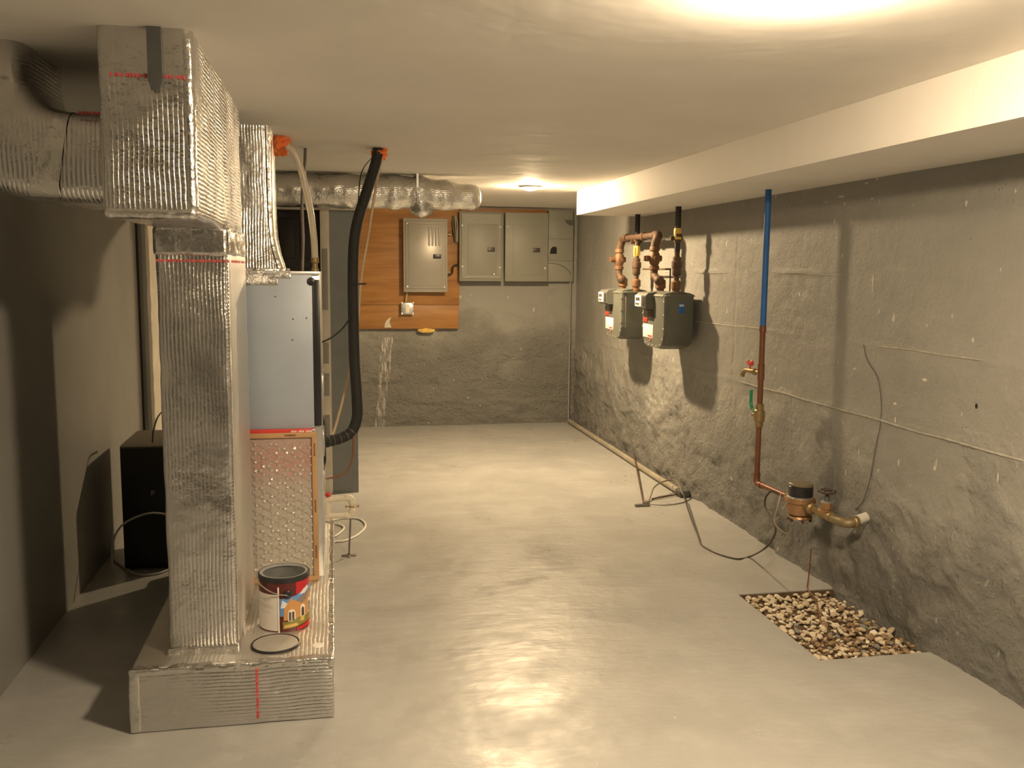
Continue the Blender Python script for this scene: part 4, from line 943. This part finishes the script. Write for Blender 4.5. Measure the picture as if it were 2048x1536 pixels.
# ---------------------------------------------------------------- wires and tools along the right wall
def fl(px, py, z=.004): return atz(px, py, z)
def air(px, py, k): return Vector((0, 0, CAM_H)).lerp(atz(px, py, 0), k)
wp = [atx(1562, 990, 2.01), atx(1545, 982, 2.0), atx(1532, 994, 1.99), atx(1530, 1012, 1.98), atx(1540, 1035, 1.97), atx(1551, 1058, 1.96), atx(1545, 1078, 1.94), atx(1528, 1098, 1.91), fl(1500, 1113, .01), fl(1475, 1118), fl(1440, 1109), fl(1412, 1096), fl(1402, 1088), air(1396, 1072, .985), air(1387, 1050, .965), air(1376, 1018, .955), air(1367, 988, .96)]
solo('meter_wire', B().tube(spline(wp, 8), .0045, 8), mk('brown_black_wire', (.05, .035, .025), .5), 'dark wire drooping from water meter to floor and back to the conduit', 'wire', (wp[9].x, wp[9].y, 0))
w2 = [atx(1562, 985, 2.01), atx(1556, 1010, 1.99), atx(1549, 1035, 1.985), atx(1552, 1052, 1.985), atx(1570, 1066, 2.02), atx(1580, 1075, 2.05)]
solo('thin_wire', B().tube(spline(w2, 6), .002, 6), m_tan, 'thin tan wire hanging below the water meter', 'wire', tuple(w2[-1]))
# conduit on the floor along the wall
ca, cb = (2.124, 8.22, .022), (2.124, 5.45, .024)
t = Thing('floor_conduit', 'long cream conduit lying on the floor against the right wall', 'conduit', (2.118, 6.8, 0))
t.part('pipe', B().tube(spline([ca, (2.124, 7.6, .020), (2.126, 6.8, .021), (2.124, 6.0, .021), cb], 8), .020, 14), m_cond)
t.part('open_end', B().tube([(2.124, 5.455, .024), (2.124, 5.449, .024)], .0155, 14), m_black, 'dark open end')
t.part('end_block', B().softbox(2.10, 2.17, 5.36, 5.45, 0, .045, .01, .02, .004, 20), m_darkgrey)
k0 = fl(1286, 1010, .008); k1 = fl(1268, 908, .06)
t = Thing('valve_key', 'long rusty rod with T foot lying against the floor conduit', 'tool', (k0.x, k0.y, 0))
t.part('rod', B().cyl((k0.x+.006, k0.y+.005, .014), k1, .0055, n=8), m_rust)
t.part('crossbar', B().box(k0.x-.05, k0.x+.04, k0.y-.012, k0.y+.012, 0, .015, .003).cbox((k0.x+.03, k0.y+.03, .012), (.03, .05, .022), .004), m_steel)
r0, r1 = fl(1304, 998, .008), fl(1368, 986, .012)
solo('rusty_rod', B().cyl(r0, r1, .005, n=8), m_rust, 'short rusty rod on the floor from the T foot to the conduit end', 'rod', (r0.x, r0.y, 0))
lw = [fl(1298, 1002, .008), air(1302, 990, .98), air(1308, 975, .96), air(1322, 965, .945), air(1342, 960, .945), air(1356, 966, .95), air(1364, 985, .96), air(1367, 989, .965)]
lw2 = [fl(1296, 1007), fl(1330, 1010), fl(1365, 1005), fl(1384, 995), fl(1384, 988, .01)]
solo('wire_loop', B().tube(spline(lw, 8), .005, 8), mk('grey_wire', (.20, .17, .13), .5), 'grey wire looped over the rods by the conduit end', 'wire', (lw[0].x, lw[0].y, 0))
solo('floor_wire', B().tube(spline(lw2, 8), .003, 6), m_steel, 'thin wire on the floor around the conduit end', 'wire', (lw2[0].x, lw2[0].y, 0))

# ---------------------------------------------------------------- gravel pit
m_soil = mk('brown_soil', (.13, .085, .05), .9, var=.4, vs=30, bs=40, bd=.01)
stones_m = [mk('stone_%s' % n, c, .8, var=.15, vs=40) for n, c in (('cream', (.62, .54, .40)), ('buff', (.50, .40, .27)), ('grey', (.22, .22, .20)), ('brown', (.27, .18, .10)), ('white', (.74, .68, .56)))]
gx0, gx1, gy0, gy1 = PIT
gb = Thing('gravel_bed', 'square pit of loose cream and brown gravel cut into the floor by the right wall', 'gravel', ((gx0+gx1)/2, (gy0+gy1)/2, -.09))
b = B(); nx, ny = 36, 50; vv = {}
for i in range(nx+1):
    for j in range(ny+1):
        x = gx0-.002+(gx1-gx0+.004)*i/nx; y = gy0-.002+(gy1-gy0+.004)*j/ny
        vv[i, j] = b.bm.verts.new((x, y, -.034+.012*mnoise.noise(Vector((x*30, y*30, 0)))+.008*mnoise.noise(Vector((x*80, y*80, 3)))))
for i in range(nx):
    for j in range(ny): b.bm.faces.new((vv[i, j], vv[i+1, j], vv[i+1, j+1], vv[i, j+1]))
gb.part('soil', b, m_soil, recalc=False)
wallb = B().box(gx0-.004, gx0+.002, gy0, gy1, -.11, -.004).box(gx0, gx1, gy0-.002, gy0+.004, -.11, -.004).box(gx0, gx1, gy1-.004, gy1+.002, -.11, -.004)
gb.part('pit_lining', wallb, m_soil)
small = B()
for k in range(420):
    x = random.uniform(gx0+.008, XR-.03); y = random.uniform(gy0+.008, gy1-.008); s = random.uniform(.004, .008)
    small.blob((x, y, -.022+random.uniform(-.004, .004)), (s*1.3, s, s*.7), .3, 20, 1, k)
gb.part('grit', small, stones_m[1], kind='stuff')
smesh = []
for k in range(10):
    b = B(); b.blob((0, 0, 0), (1, random.uniform(.6, .9), random.uniform(.4, .65)), .35, 16, 1, k+1)
    for mi in range(5):
        pass
    smesh.append(b.mesh('stone', angle=20))
variants = {}
for k, me in enumerate(smesh):
    for mi, m in enumerate(stones_m):
        c = me.copy(); c.materials.append(m); variants[k, mi] = c
placed = []; tries = 0
while len(placed) < 285 and tries < 20000:
    tries += 1; x = random.uniform(gx0+.015, XR-.025); y = random.uniform(gy0+.015, gy1-.015); s = random.choice((.010, .012, .014, .016, .020))
    if any((x-a)**2+(y-c)**2 < (.72*(s+q))**2 for a, c, q in placed): continue
    placed.append((x, y, s))
    far = (y-gy0)/(gy1-gy0)+.5*(1-(x-gx0)/(gx1-gx0)) + random.uniform(-.45, .45)
    mi = random.choice((0, 0, 0, 4, 1)) if far > .62 else random.choice((1, 2, 3, 3, 0))
    o = bpy.data.objects.new('stone', variants[random.randrange(10), mi]); COL.objects.link(o); o.parent = gb.o
    o.location = Vector((x, y, -.014+random.uniform(-.006, .008)))-Vector(gb.loc); o.scale = (s, s, s)
    o.rotation_euler = (random.uniform(-.5, .5), random.uniform(-.5, .5), random.uniform(0, 6.28))
gq = atz(1648, 1270, -.02)
gp = [(2.055, gy1-.004, .19), (2.052, gy1-.006, .12), (2.045, gy1-.01, .05), (2.04, gy1-.02, .012), (2.02, gy1-.12, .006), (1.96, gy1-.26, .004), (gq.x, gq.y, -.03)]
solo('ground_wire', B().tube(spline(gp, 8), .0032, 6), m_copper, 'thin copper ground wire rising from the gravel pit beside the wall', 'wire', (gp[-1][0], gp[-1][1], -.03))
